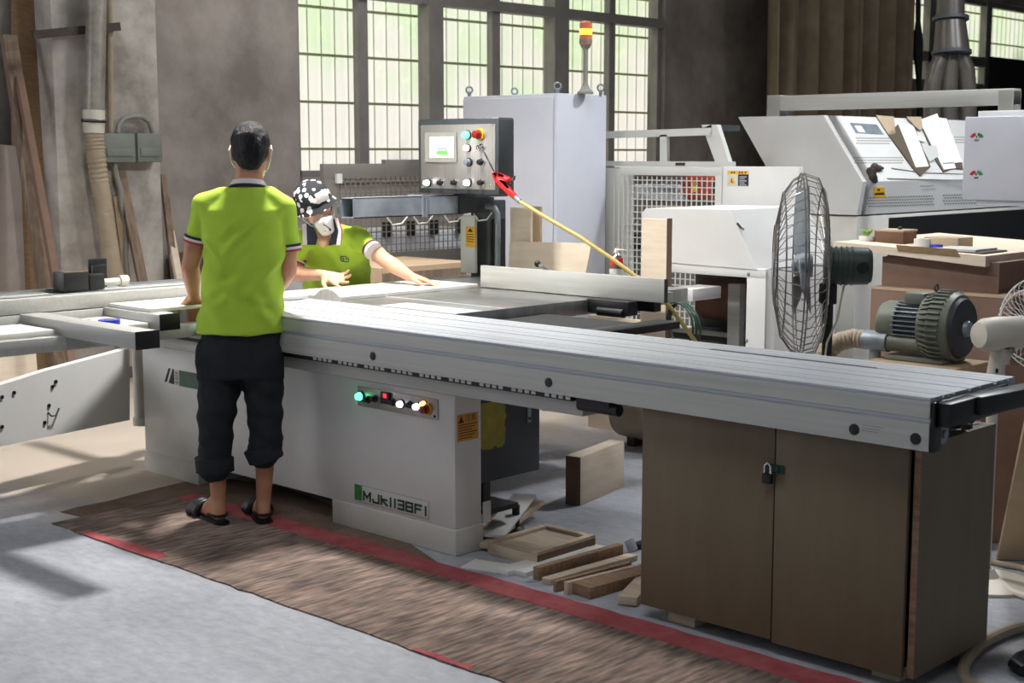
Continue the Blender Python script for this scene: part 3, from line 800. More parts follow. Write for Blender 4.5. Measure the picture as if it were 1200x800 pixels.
part('stop_plate', MB().box(fsx - .045, fsx - .035, fsy + .1, fsy + .19, 1.0, 1.085, .002).box(fsx - .02, fsx + .0, fsy + .1, fsy + .17, .96, 1.06, .004), 'black_metal', stp)
part('knob', MB().cyl((fsx + .03, fsy + .13, .985), (fsx + .03, fsy + .23, .985), .016).cyl((fsx + .03, fsy + .21, .985), (fsx + .03, fsy + .25, .985), .025), 'cream', stp)
part('stop_top', MB().box(fsx - .04, fsx + .045, fsy - .065, fsy + .045, 1.04, 1.043), 'chrome', stp)
part('guide_rail', MB().box(-6.62, -5.6, 3.73, 3.81, .80, .84, .003), 'alu_paint', saw)
part('brace', MB().beam((-5.70, 3.13, .78), (-6.16, 4.02, .78), .09, .05, .003), 'alu_paint', saw)
# pivoting swing arm under the outrigger
XS = -6.18
A = onx(152, 408, XS); Bm = onx(152, 492, XS)
dirv = Vector((.208, -.978, 0)).normalized()
def onplane(px, py):
    nrm = Vector((dirv.y, -dirv.x, 0)); d = _ray(px, py); t = (A - Vector((0, 0, EYE))).dot(nrm) / d.dot(nrm); return Vector((0, 0, EYE)) + d * t
pp = [onplane(152, 408), onplane(55, 434), onplane(-60, 470), onplane(-60, 536), onplane(0, 523), onplane(152, 492)]
sw = part('swing_arm', MB().prism(pp, Vector((-.978, -.208, 0)) * .05), 'white', saw, 'white swing arm plate under the outrigger')
for px, py in ((65, 447), (61, 453), (57, 475), (52, 495), (16, 460), (2, 465), (2, 500)):
    q = onplane(px, py); part('bolt', MB().cyl(q, q + Vector((.978, .208, 0)) * .006, .009, seg=10), 'black_metal', sw)
q = onplane(61, 485)
part('cable_loop', MB().tube([onplane(56, 483), onplane(58, 487) + Vector((.02, 0, 0)), onplane(63, 486) + Vector((.02, 0, 0)), onplane(68, 478) + Vector((.01, 0, 0))], .004, 6), 'black', sw)
piv = onplane(158, 490)
part('pivot_post', MB().cyl((piv.x - .02, piv.y + .05, .21), (piv.x - .02, piv.y + .05, .62), .035).cyl((piv.x - .02, piv.y + .05, .2), (piv.x - .02, piv.y + .05, .24), .042), 'white_dirty', saw)

# ------------------------------------------------------------------ wooden cabinet under the carriage end
cb = thing('cabinet', 'dark brown wooden two door cabinet holding up the right end of the carriage', 'cabinet', (-2.385, 3.9, 0))
CF, CXL, CXR, CT, CB = 3.678, -2.885, -1.893, .728, .05
c = MB()
c.box(CXL, CXL + .018, CF, 4.15, CB, CT).box(CXR - .018, CXR, CF, 4.15, CB - .012, CT).box(CXL + .0175, CXR - .0175, 4.135, 4.149, CB + .001, CT - .001)
c.box(CXL + .0175, CXR - .0175, CF + .001, 4.1355, CB + .001, CB + .018).box(CXL + .0175, CXR - .0175, CF + .001, 4.1355, CT - .018, CT - .001).box(-2.38, -2.36, CF + .01, 4.135, CB, CT)
part('carcass', c, 'wood_lam', cb)
part('door', MB().box(CXL - .002, -2.372, CF - .018, CF - .001, CB - .004, CT - .006, .001), 'wood_lam', cb)
d2 = part('door', MB().box(-2.367, CXR - .03, CF - .018, CF - .001, CB - .012, CT - .006, .001), 'wood_lam', cb)
part('side_edge', MB().box(CXR - .019, CXR + .001, CF - .003, CF, CB - .01, CT), 'pine_end', cb, 'paler bare side panel edge')
hp = MB().box(-2.405, -2.335, CF - .021, CF - .018, .578, .606, .001).box(-2.392, -2.352, CF - .026, CF - .021, .583, .601)
part('hasp', hp, 'green_ink', cb, 'dark green hasp')
part('support_block', MB().box(-2.80, -2.69, 3.70, 4.1, 0, CB), 'pine', cb)
part('support_block', MB().box(-2.05, -1.96, 3.72, 4.1, 0, CB - .012), 'pine', cb)
pl_ = thing('padlock', 'small black and steel padlock hanging on the brown cabinet doors', 'padlock', (-2.385, CF - .03, .545))
part('lock_body', MB().box(-2.401, -2.369, CF - .043, CF - .025, .545, .578, .004), 'black_metal', pl_)
part('shackle', MB().tube([(-2.396, CF - .034, .575), (-2.396, CF - .034, .60), (-2.385, CF - .034, .612), (-2.374, CF - .034, .60), (-2.374, CF - .034, .575)], .0035, 8), 'chrome', pl_)
random.seed(8)
rg = MB(); 
for k in range(16):
    a = Vector((-1.97 + random.uniform(0, .04), 3.72 + random.uniform(.0, .36), CT + .010))
    pts = [a + Vector((random.uniform(-.04, .04), random.uniform(-.06, .06), random.uniform(-.002, .03))) for _ in range(5)]
    rg.tube(pts, random.uniform(.006, .012), 6)
solo('rag', rg, pm('grey_rag_cloth', '#6d6b6c', .9, col2='#3e3d3f', scale=22), 'crumpled grey and black rag on the cabinet top under the carriage end', 'rag')

# ------------------------------------------------------------------ offcuts on the floor
def board(name, a, b, w, h, mat, label, group='wood offcuts on the floor', up=(0, 0, 1), twist=0.0, cat='offcut', lift=0.0, edge=None):
    a = Vector(a) + Vector((0, 0, lift)); b = Vector(b) + Vector((0, 0, lift))
    m = MB().beam(a, b, w, h, .0015, up, twist)
    return solo(name, m, mat, label, cat, group)
def fl(px, py, z): return onz(px, py, z)
GO = 'wood offcuts on the floor'
blk = MB(); q = onz(690, 592, 0)
A0, A1 = onz(676, 592, 0), onz(727, 570, 0)
dv = (A1 - A0).normalized(); sd = Vector((dv.y, -dv.x, 0))
blk.beam(A0 + sd * -.02 + Vector((0, 0, .11)), A1 + sd * -.02 + Vector((0, 0, .11)), .075, .22, .001)
o = solo('wood_block', blk, 'ply', 'large pale wood block standing on edge on the floor behind the offcuts', 'wood block')
part('end_grain', MB().beam(A0 + sd * -.02 + Vector((0, 0, .11)) - dv * .001, A0 + sd * -.02 + Vector((0, 0, .11)) + dv * .0005, .074, .219), 'mdf_dark', o, 'dark end face')
# lying strips, front to back
strips = [
    ((680, 692), (770, 667), .10, .042, 'pine_end', 0, 'thick brown timber offcut lying nearest the brown cabinet'),
    ((663, 689), (748, 668), .020, .045, 'pine', 0, 'narrow pale strip standing on edge beside the thick brown offcut'),
    ((650, 687), (738, 664), .018, .040, 'pine_end', 0, 'narrow brown strip on edge, third from the cabinet'),
    ((640, 681), (742, 652), .045, .022, 'pine', .0, 'flat pale strip in the middle of the offcut pile'),
    ((628, 672), (727, 644), .030, .05, 'pine_end', 0, 'long brown stick crossing the middle of the offcut pile'),
    ((606, 671), (700, 640), .085, .018, 'melamine', 0, 'white faced board strip lying in the offcut pile'),
    ((588, 670), (690, 643), .07, .020, 'melamine', .0, 'second white faced strip at the front edge of the pile'),
]
z = 0
for (a, b_, w_, h_, mt, lift, lab) in strips:
    a3, b3 = fl(a[0], a[1], h_ / 2), fl(b_[0], b_[1], h_ / 2)
    board('offcut', a3, b3, w_, h_, mt, lab, lift=lift)
board('offcut', fl(735, 704, .02), fl(765, 672, .02), .07, .03, 'pine', 'short pale block by the left foot of the brown cabinet')
board('offcut', fl(745, 640, .012), fl(762, 634, .012), .04, .02, 'navy', 'small dark scrap beside the left edge of the brown cabinet')
board('offcut', fl(735, 641, .02), fl(744, 636, .03), .05, .012, 'grey_blue', 'crumpled bluish white scrap between the offcut pile and the brown cabinet', up=(1, 0, .4))
# rebated frame piece on top of others
a3, b3 = fl(600, 642, .05), fl(668, 622, .05)
fp = thing('offcut', 'square rebated panel piece lying at the back of the offcut pile', 'offcut', a3 * .5 + b3 * .5 - Vector((0, 0, .05)), group=GO)
dv = (b3 - a3).normalized(); sd = Vector((-dv.y, dv.x, 0))
part('panel', MB().beam(a3 - Vector((0, 0, .027)), b3 - Vector((0, 0, .027)), .26, .045, .001), 'pine', fp)
for s in (-.115, .115): part('rail', MB().beam(a3 + sd * s, b3 + sd * s, .03, .016, .001), 'pine', fp)
part('rail', MB().beam(b3 - sd * .13 - dv * .015, b3 + sd * .13 - dv * .015, .03, .0165, .001), 'pine', fp)
part('dark_side', MB().beam(a3 - sd * .131 - Vector((0, 0, .027)), b3 - sd * .131 - Vector((0, 0, .027)), .002, .044), 'mdf_dark', fp, 'dark cut side')
# strips leaning on the saw foot
def lean(pa, za, pb, zb, w_, h_, mt, lab, up=(0, 0, 1)):
    a3 = onz(pa[0], pa[1], za); b3 = onz(pb[0], pb[1], zb)
    board('offcut', a3, b3, w_, h_, mt, lab, up=up)
lean((567, 640), .02, (632, 588), .06, .04, .022, 'pine', 'pale stick leaning beside the right foot of the saw')
lean((577, 628), .05, (615, 580), .10, .10, .012, 'melamine', 'white board piece leaning over the pale stick by the saw foot')
lean((562, 632), .02, (600, 590), .04, .05, .02, 'pine_end', 'brown stick partly hidden against the right foot of the saw')
sheet = MB().beam(onz(548, 660, .003), onz(590, 666, .003), .12, .004)
solo('offcut', sheet, 'melamine', 'thin white scrap lying flat in front of the offcut pile', 'offcut', GO)

# ------------------------------------------------------------------ boards and small things on the outrigger and table
board('workpiece_board', (-5.365, 3.255, .8975), (-5.365, 4.095, .8975), .33, .016, 'melamine', 'white workpiece board in front of the near operator, left of the saw blade', 'white boards being cut', cat='board')
board('workpiece_board', (-5.235, 4.135, .8945), (-5.235, 5.04, .8945), .40, .018, 'melamine', 'white workpiece board under the hand of the far worker', 'white boards being cut', cat='board')
board('outrigger_board', (-5.38, 1.6, .841), (-5.38, 2.84, .841), .28, .022, 'melamine', 'white topped board on the near end of the outrigger', 'boards on the outrigger', cat='board')
ob = board('outrigger_board', (-5.34, 2.955, .841), (-5.34, 3.225, .841), .34, .022, 'melamine', 'short white topped board between the two outrigger arms', 'boards on the outrigger', cat='board')
for nm, y0_, y1_, x_, z_ in (('b', 1.6, 2.84, -5.24, .841), ('c', 2.955, 3.225, -5.17, .841)):
    pass
tp = thing('tape_roll', 'roll of blue tape lying on the board between the outrigger arms', 'tape roll', (-5.24, 3.085, .852))
part('tape', MB().lathe([(.028, 0), (.045, 0), (.045, .02), (.028, .02), (.028, 0)], (-5.24, 3.085, .852), caps=False), 'blue', tp)
part('core', MB().lathe([(.024, 0), (.028, 0), (.028, .021), (.024, .021), (.024, 0)], (-5.24, 3.085, .852), caps=False), 'card', tp)
solo('tape_measure', MB().box(-5.30, -5.265, 2.99, 3.02, .852, .876, .006), 'black', 'small black tape measure beside the blue tape roll', 'tape measure')
solo('wood_chip', MB().box(-5.28, -5.24, 2.965, 2.99, .852, .862, .002), 'pine', 'small pale wood chip beside the blue tape roll', 'wood chip')

# things behind the rip fence
def xface(mb, px0, px1, pyt, Y, z0, t=.018, zt=None, bev=0.0):
    a, b_ = ony(px0, pyt, Y), ony(px1, pyt, Y); mb.box(a.x, b_.x, Y, Y + t, z0, a.z if zt is None else zt, bev); return mb
pw = MB(); Y = 5.60
pw.prism([(ony(597, 284, Y).x, Y, ony(597, 283, Y).z), (ony(693, 284, Y).x, Y, ony(693, 285, Y).z), (ony(684, 330, Y).x, Y, TZ), (ony(596, 330, Y).x, Y, TZ)], (0, .012, 0))
solo('plywood_sheet', pw, 'ply', 'wide pale plywood sheet standing on the table behind the rip fence', 'plywood sheet')
solo('plywood_strip', xface(MB(), 598, 622, 243, 5.63, TZ, .016), 'ply', 'narrow pale plywood strip standing behind the wide plywood sheet', 'plywood strip')
solo('plywood_strip', xface(MB(), 621, 633, 241.5, 5.68, TZ, .016), 'mdf', 'grey brown strip at the right of the narrow plywood strip', 'plywood strip')
ub = solo('upright_board', xface(MB(), 752, 781.5, 256, 5.86, .337, .045), 'ply', 'tall narrow pale board standing upright on the cream tank past the rip fence end', 'board')
a = ony(781.5, 256, 5.86)
part('dark_edge', MB().box(a.x, a.x + .0015, 5.861, 5.904, .338, a.z), 'mdf_dark', ub, 'darker cut edge')
solo('low_board', xface(MB(), 690, 783, 374, 6.12, 0, .018, zt=ony(740, 374, 6.12).z), 'ply', 'pale board standing on the floor behind the cream air tank', 'board')
can = ony(722, 328, 5.3); cx, cy = can.x, 5.3
cn = thing('aerosol_can', 'red and white aerosol spray can standing behind the rip fence', 'spray can', (cx, cy, TZ))
part('can_body', MB().lathe([(.030, .001), (.0325, .004), (.0325, .128)], (cx, cy, TZ), seg=24), 'white', cn)
part('can_label', MB().lathe([(.0327, .128), (.0327, .166), (.031, .17), (.022, .178)], (cx, cy, TZ), seg=24), 'red', cn, 'red upper label')
part('label_band', MB().lathe([(.0331, .120), (.0331, .140)], (cx, cy, TZ), seg=24, caps=False), 'brown_box', cn)
part('can_dome', MB().lathe([(.031, .168), (.024, .181), (.013, .192), (.013, .196)], (cx, cy, TZ), seg=24), 'chrome', cn)
part('nozzle', MB().lathe([(.012, .190), (.012, .204), (.008, .211), (.008, .216)], (cx, cy, TZ), seg=16).cyl((cx, cy, TZ + .21), (cx + .06, cy, TZ + .21), .0025, seg=6), 'cream', cn)
rc = thing('spring_clamp', 'red hand clamp lying behind the rip fence beside the spray can', 'clamp', (cx - .12, 5.24, TZ))
zt = ony(700, 323.5, 5.22).z
part('jaw', MB().chain([(cx - .21, 5.24, TZ + .04), (cx - .1, 5.24, zt - .025), (cx - .05, 5.25, zt - .02)], [.012, .02, .022]).chain([(cx - .05, 5.24, zt - .03), (cx - .04, 5.25, TZ + .012)], [.018, .012]), 'red', rc)
part('handle', MB().chain([(cx - .06, 5.26, zt - .012), (cx - .16, 5.26, zt - .018), (cx - .22, 5.26, zt - .03)], [.012, .010, .008]), 'red', rc)

# blow gun and yellow hose hanging from the control box
ag = thing('blow_gun', 'red air blow gun with steel nozzle hanging at the control box corner', 'blow gun', ony(592, 218, 5.14))
Yg = 5.15
g = MB(); g.chain([ony(581, 205, Yg), ony(586, 214, Yg), ony(604, 231, Yg)], [.020, .024, .015])
g.chain([ony(585, 207, Yg), ony(597, 211, Yg)], [.02, .016])
part('gun_body', g, 'red', ag)
part('nozzle', MB().tube([ony(581, 205, Yg), ony(575, 194, Yg), ony(567.5, 178, Yg)], .0045, 8), 'chrome', ag)
part('trigger', MB().tube([ony(598, 211, Yg), ony(602, 210, Yg), ony(603, 206, Yg)], .007, 8), 'dark', ag)
part('coupling', MB().cyl(ony(603, 230, Yg), ony(609, 236, Yg), .014), 'zinc', ag)
hs = []
for px, py, y in ((609, 236, 5.15), (640, 255, 5.16), (680, 278, 5.17), (720, 305, 5.19), (757, 333, 5.21), (775, 349, 5.24), (787, 362, 5.28), (800, 380, 5.35), (815, 400, 5.45), (822, 415, 5.6)):
    hs.append(ony(px, py, y))
hs.append(Vector((-3.75, 5.75, .1))); hs.append(Vector((-3.8, 6.0, .02)))
solo('air_hose', MB().tube(hs, .0105, 10), 'hose_y', 'yellow air hose running down from the red blow gun', 'hose')
kh = MB(); cc = ony(797, 380, 5.62)
for k in range(3):
    kh.torus(cc + Vector((0, .02 * k, -.008 * k)), (.3, 1, .1), .105 + .009 * k, .0055, 28, 6)
solo('hose_coil', kh, 'green_ink', 'dark green hose coil hanging beyond the rip fence end', 'hose', loc=(cc.x, cc.y, cc.z - .14))

# wooden bench behind the far worker
bn = thing('wooden_bench', 'low wooden bench with thick brown edge behind the far worker', 'bench', (-6.5, 5.9, 0))
part('bench_top', MB().prism([(-6.2, 5.42, .80), (-6.2, 6.1, .80), (-6.26, 6.18, .80), (-6.85, 6.18, .80), (-6.85, 5.42, .80)], (0, 0, .095)), 'mdf', bn)
part('top_edge', MB().box(-6.2, -6.194, 5.42, 6.1, .80, .865), 'oldwood', bn)
for x, y in ((-6.28, 5.48), (-6.28, 6.1), (-6.8, 5.48), (-6.8, 6.1)): part('leg', MB().box(x - .03, x + .03, y - .03, y + .03, 0, .8), 'oldwood', bn)

# ------------------------------------------------------------------ mesh fence behind the worker
mf = thing('mesh_guard_fence', 'grey wire mesh guard fence behind the far worker under the window', 'guard fence', (-6.9, 6.3, 0))
XM = -6.9
def my(px): return onx(px, 250, XM).y
f = MB(); y0, y1, y2 = my(378), my(450), 7.35
zt1, zt2 = onx(378, 192, XM).z, onx(450, 187, XM).z
f.box(XM - .02, XM + .02, y0, y1, zt1 - .09, zt1, .002).box(XM - .02, XM + .02, y1, y2, zt2 - .11, zt2, .002)
f.box(XM - .018, XM + .018, y0 + .002, y0 + .10, 0, zt1 - .05).box(XM - .018, XM + .018, y2 - .04, y2 - .001, 0, zt2 - .05)
f.box(XM - .016, XM + .016, y0 + .005, y2 - .005, .66, .92)
part('fence_frame', f, 'mesh_grey', mf)
m = MB(); k = 0
y = y0 + .1
while y < y2: m.box(XM - .003, XM + .003, y - .0025, y + .0025, .9, zt1 - .05); y += .042
z = .93
while z < zt1 - .07: m.box(XM + .001, XM + .006, y0 + .05, y2, z - .0025, z + .0025); z += .042
part('wire_mesh', m, 'mesh_grey', mf)
part('catch', MB().box(XM + .02, XM + .04, my(391), my(397), zt1 - .12, zt1 - .06), 'white', mf)
# machine bits seen through that mesh
mt = thing('feed_machine', 'grey machine with small black fittings seen through the grey mesh', 'machine', (-7.5, 6.6, 0))
part('bed', MB().box(-7.9, -7.2, 5.9, 7.3, 0.3, 1.02, .01), 'grey_blue', mt)
part('beam', MB().box(-7.5, -7.3, 6.1, 7.3, 1.16, 1.21, .005), 'zinc', mt)
for py_, w_ in ((6.3, .05), (6.52, .04), (6.72, .06), (6.98, .05)):
    part('fitting', MB().box(-7.2, -7.15, py_, py_ + w_, 1.0, 1.1, .004), 'black', mt)
part('base', MB().box(-7.8, -7.3, 6.0, 7.2, 0, .3), 'dark', mt)

# ------------------------------------------------------------------ white electrical cabinet with beacon
YE = 6.5
p1, p0 = ony(653, 109, YE), ony(543, 113, YE); pr_ = onx(711, 113, p1.x)
ec = thing('electrical_cabinet', 'tall white electrical cabinet with lifting eyes and lit amber beacon', 'electrical cabinet', ((p0.x + p1.x) / 2, YE + .3, 0))
ezt = p1.z
part('cabinet_body', MB().box(p0.x, p1.x, YE, pr_.y, .1, ezt, .006), 'grey_blue', ec)
part('plinth', MB().box(p0.x + .02, p1.x - .02, YE + .02, pr_.y - .02, 0, .1), 'dark', ec)
part('door', MB().box(p0.x + .01, p1.x - .022, YE - .014, YE, .14, ezt - .02, .004), 'grey_blue', ec)
for px, py, dy in ((550, 107, .06), (603, 107, pr_.y - YE - .06), (653.5, 103, .06), (704, 107, pr_.y - YE - .06)):
    q = ony(px, py, YE + dy)
    e = part('lifting_eye', MB().torus((q.x, q.y, ezt + .045), (.7, -.7, 0), .020, .006, 20, 8).cyl((q.x, q.y, ezt), (q.x, q.y, ezt + .022), .012), 'zinc', ec)
q = ony(686, 104, YE + .22); bx, by = q.x, q.y
part('beacon_pole', MB().lathe([(.05, 0), (.05, .012), (.03, .03), (.017, .06), (.0155, .075), (.0155, .27), (.028, .28), (.04, .31), (.04, .33)], (bx, by, ezt), seg=20), 'conduit', ec)
ztop = [ony(686, py, by).z for py in (52, 41, 37.5, 34, 25)]
bc = part('beacon_lens', MB().lathe([(.038, ztop[0] - ezt), (.038, ztop[1] - ezt)], (bx, by, ezt), seg=20), 'beacon_r', ec)
part('lit_lens', MB().lathe([(.0385, ztop[1] - ezt), (.0385, ztop[3] - ezt)], (bx, by, ezt), seg=20), 'beacon', bc, 'lit amber lens')
part('lens_top', MB().lathe([(.038, ztop[3] - ezt), (.038, ztop[4] - ezt - .01), (.025, ztop[4] - ezt)], (bx, by, ezt), seg=20), 'beacon_r', bc)

# ------------------------------------------------------------------ white beam saw with hood
bs = thing('beam_saw', 'low white machine with slanted hood and open dark front behind the rip fence', 'machine', (-4.5, 6.6, 0))
YH = 6.2
def hp_(px, py, Y=YH): q = ony(px, py, Y); return (q.x, Y, q.z)
hood = MB().prism([hp_(752, 250), hp_(757, 244), hp_(856, 246), hp_(887, 316), hp_(752, 305)], (0, .74, 0))
part('hood', hood, 'white', bs)
part('hood_slot', MB().box(hp_(887, 316)[0] - .01, hp_(887, 316)[0] + .012, YH + .02, YH + .24, hp_(887, 318)[2] - .008, hp_(887, 318)[2] + .01), 'conduit', bs)
zb_ = hp_(887, 316)[2]
fr = MB(); xl, xr = hp_(752, 320)[0], hp_(897, 320)[0]
fr.box(xl, xr, YH + .005, YH + .05, zb_ - .045, zb_ + .005, .002)
fr.box(hp_(874, 350)[0], xr, YH + .005, YH + .06, 0, zb_ - .04, .002).box(xl, xl + .08, YH + .005, YH + .06, 0, zb_ - .04, .002)
fr.prism([(xr, YH + .01, zb_), (xr + .03, YH + .05, zb_ - .1), (xr + .03, YH + .05, 0), (xr - .02, YH + .01, 0)], (0, .6, 0))
part('frame', fr, 'white', bs)
part('inside', MB().box(xl, xr - .1, YH + .5, YH + .7, 0, zb_ - .04).box(xl + .05, xr - .1, YH + .2, YH + .6, .52, .56), 'dark', bs)
part('inner_post', MB().box(hp_(853, 350, YH + .15)[0], hp_(867, 350, YH + .15)[0], YH + .15, YH + .2, .3, zb_ - .1), 'alu_paint', bs)
part('inner_rail', MB().box(hp_(785, 350, YH + .17)[0], hp_(867, 350, YH + .17)[0], YH + .17, YH + .2, .56, .585), 'alu', bs)
part('inner_motor', MB().cyl((-4.75, YH + .4, .74), (-4.35, YH + .4, .74), .12), 'brown_box', bs)
for px, py in ((877, 321), (875, 399)):
    q = hp_(px, py, YH + .004); part('screw', MB().ball(q, .009, 8), 'conduit', bs)
part('side_shelf', MB().box(hp_(784, 338, 5.95)[0], hp_(812, 338, 5.95)[0], 5.95, 6.2, hp_(800, 352, 5.95)[2], hp_(800, 338, 5.95)[2], .002), 'white', bs)
part('latch', MB().tube([hp_(864, 262, YH - .005), hp_(869, 268, YH - .01), hp_(871, 269, YH)], .008, 8), 'chrome', bs)

# guard with white mesh behind the hood
YG = 7.02
wg = thing('machine_guard', 'white guard frame with wire mesh and red motor behind the low white machine', 'machine guard', (-5.1, 7.2, 0))
def gp(px, py, Y=YG): q = ony(px, py, Y); return (q.x, Y, q.z)
f = MB(); zt = gp(735, 195)[2]; xl, xm, xr = gp(727, 200)[0], gp(838, 200)[0], gp(846, 200)[0]
f.box(xl, xr, YG, YG + .04, gp(735, 205)[2], zt, .003).box(xm, xr, YG, YG + .04, .2, zt - .05, .003).box(xl, xr, YG, YG + .04, .2, .5)
f.box(xl - .2, xl + .02, YG + .1, YG + .12, 0, gp(720, 197)[2])
part('guard_frame', f, 'mesh_white', wg)
m = MB(); x = xl - .06
while x < xm: m.box(x - .003, x + .003, YG + .01, YG + .016, .5, zt - .06); x += .038
z = .55
while z < zt - .07: m.box(xl - .06, xm, YG + .008, YG + .012, z - .003, z + .003); z += .04
part('wire_mesh', m, 'mesh_white', wg)
part('machine_beam', MB().box(gp(738, 225, 7.5)[0], gp(800, 225, 7.5)[0], 7.5, 7.7, gp(738, 233, 7.5)[2], gp(738, 216, 7.5)[2], .01), 'grey_blue', wg)
part('pale_box', MB().box(gp(742, 240, 7.5)[0], gp(830, 240, 7.5)[0], 7.55, 7.8, .4, gp(738, 241, 7.5)[2], .01), 'conduit', wg)
rm = part('red_motor', MB().cyl((gp(798, 220, 7.4)[0], 7.5, gp(798, 219, 7.4)[2]), (gp(834, 220, 7.4)[0], 7.5, gp(798, 219, 7.4)[2]), .085), 'red_machine', wg)
a, b_ = gp(810, 213, 7.40), gp(816, 225, 7.40)
part('warning_sticker', MB().box(a[0], b_[0], 7.402, 7.41, b_[2], a[2]), 'yellow', rm)
part('motor_end', MB().cyl((gp(834, 220, 7.4)[0], 7.5, gp(798, 219, 7.4)[2]), (gp(838, 220, 7.4)[0], 7.5, gp(798, 219, 7.4)[2]), .088).box(gp(790, 220)[0], gp(798, 220)[0], 7.45, 7.55, gp(798, 215, 7.4)[2], gp(798, 207, 7.4)[2]), 'black', rm)
for (px, py) in ((716, 273), (722, 284), (731, 268), (738, 277), (716, 293), (727, 296), (745, 289)):
    q = ony(px, py, 7.3); part('fitting', MB().box(q.x - .03, q.x + .03, 7.3, 7.36, q.z - .014, q.z + .014, .004), 'black', wg)
part('bed', MB().box(ony(705, 300, 7.35).x, ony(752, 300, 7.35).x, 7.36, 7.6, 0, ony(720, 262, 7.35).z), 'conduit', wg)
# upper frame
f = MB()
f.beam(gp(712, 158, 7.2), gp(834, 154, 7.2), .03, .045); f.beam(gp(779, 158, 7.2), gp(779, 190, 7.2), .03, .055, up=(1, 0, 0))
f.box(gp(712, 190, 7.2)[0], gp(860, 190, 7.2)[0], 7.18, 7.22, gp(780, 195, 7.2)[2], gp(780, 189, 7.2)[2])
f.prism([gp(822, 146, 7.2), gp(840, 146, 7.2), gp(854, 190, 7.2), gp(838, 190, 7.2)], (0, .04, 0))
part('upper_frame', f, 'mesh_white', wg)
part('upper_roof', MB().prism([gp(712, 155, 7.2), gp(822, 150, 7.2), gp(834, 146, 7.2), gp(834, 153, 7.2)], (0, .3, 0)), 'dark', wg)
part('lock_tab', MB().box(gp(792, 193)[0], gp(803, 193)[0], YG - .005, YG, gp(792, 194)[2], gp(792, 190.5)[2]), 'black', wg)

# ------------------------------------------------------------------ edge banding machine
eb = thing('edge_banding_machine', 'large white edge banding machine with slanted vented hood and clipboards', 'machine', (-4.9, 9.2, 0))
YB0, YB1 = 7.9, 11.6
def bp_(px, py, Y=YB0): q = ony(px, py, Y); return Vector((q.x, Y, q.z))
P0, P1, P2, P3 = bp_(865, 137), bp_(965, 135), bp_(1011, 213), bp_(1004, 252)
xback = bp_(897, 194).x; P4 = bp_(932, 196)
prof = [P0, P1, P2, P3, Vector((P4.x - .35, YB0, P3.z)), Vector((xback, YB0, bp_(897, 194).z))]
part('hood_end', MB().prism(prof, (0, .05, 0)), 'white', eb)
def inset(p, k=.035):
    c_ = (P0 + P3) / 2; return p + (c_ - p).normalized() * k
ip = [inset(p) for p in prof]; 
part('seam_strip', MB().prism([p + Vector((0, .05, 0)) for p in ip], (0, .05, 0)), 'conduit', eb)
part('hood', MB().prism([p + Vector((0, .1, 0)) for p in prof], (0, YB1 - YB0 - .1, 0)), 'white', eb)
part('body', MB().box(bp_(870, 260).x, bp_(1003, 285).x, YB0 + .01, YB1, .15, P3.z - .01, .004).box(bp_(870, 260).x, bp_(1003, 285).x - .45, YB0 + .005, YB1, .9, P3.z + .1), 'white_dirty', eb)
part('dark_bay', MB().box(bp_(1003, 285).x, bp_(1003, 285).x + .004, YB0 + .4, YB1, .2, P3.z - .03).box(P3.x - .15, P3.x - .02, YB0 + .35, YB1, P3.z - .16, P3.z - .005), 'black', eb)
part('feet', MB().box(bp_(870, 260).x + .1, bp_(1003, 285).x - .1, YB0 + .1, YB1 - .1, 0, .15), 'dark', eb)
# sticker panel between
sp = part('side_panel', MB().box(xr, gp(932, 200)[0] + .02, YG + .01, YG + .05, .3, gp(860, 195)[2], .003), 'white', wg)
m = MB(); a, b_ = gp(851.5, 200), gp(876, 218)
part('yellow_band', MB().box(a[0], b_[0], YG + .008, YG + .01, gp(851, 204)[2], a[2]), 'yellow', sp, 'yellow band of the warning sticker')
part('blue_field', MB().box(gp(864, 210)[0], b_[0], YG + .008, YG + .01, b_[2], gp(851, 204)[2]), 'navy', sp)
wf = part('white_field', MB().box(a[0], gp(864, 210)[0], YG + .008, YG + .01, b_[2], gp(851, 204)[2]), 'paper_grey', sp)
tri = MB(); q0, q1, q2 = gp(853, 215, YG + .0075), gp(862.5, 215, YG + .0075), gp(857.7, 207, YG + .0075)
part('warning_triangle', tri.prism([q0, q1, q2], (0, -.001, 0)), 'yellow', wf)
m = MB(); q = gp(857.5, 213.5, YG + .0062); m.beam(gp(857.5, 209.5, YG + .0062), gp(857, 212, YG + .0062), .002, .006, up=(1, 0, 0)); m.beam(gp(857, 212, YG + .0062), gp(858.5, 214.5, YG + .0062), .002, .006, up=(1, 0, 0))
part('bolt_symbol', m, 'ink', wf)
m = MB()
for k in range(5): m.box(gp(866, 200)[0], gp(874, 200)[0] - .012 * (k % 2), YG + .007, YG + .008, gp(851, 206.6 + 2.3 * k)[2] - .004, gp(851, 206.6 + 2.3 * k)[2])
part('fine_print', m, 'paper_grey', sp)
m = MB()
for k, px in enumerate((856, 859, 865, 868, 872)): m.box(gp(px, 200)[0], gp(px + 1.6, 200)[0], YG + .007, YG + .008, gp(px, 203.2)[2], gp(px, 201)[2])
part('heading_print', m, 'ink', sp)
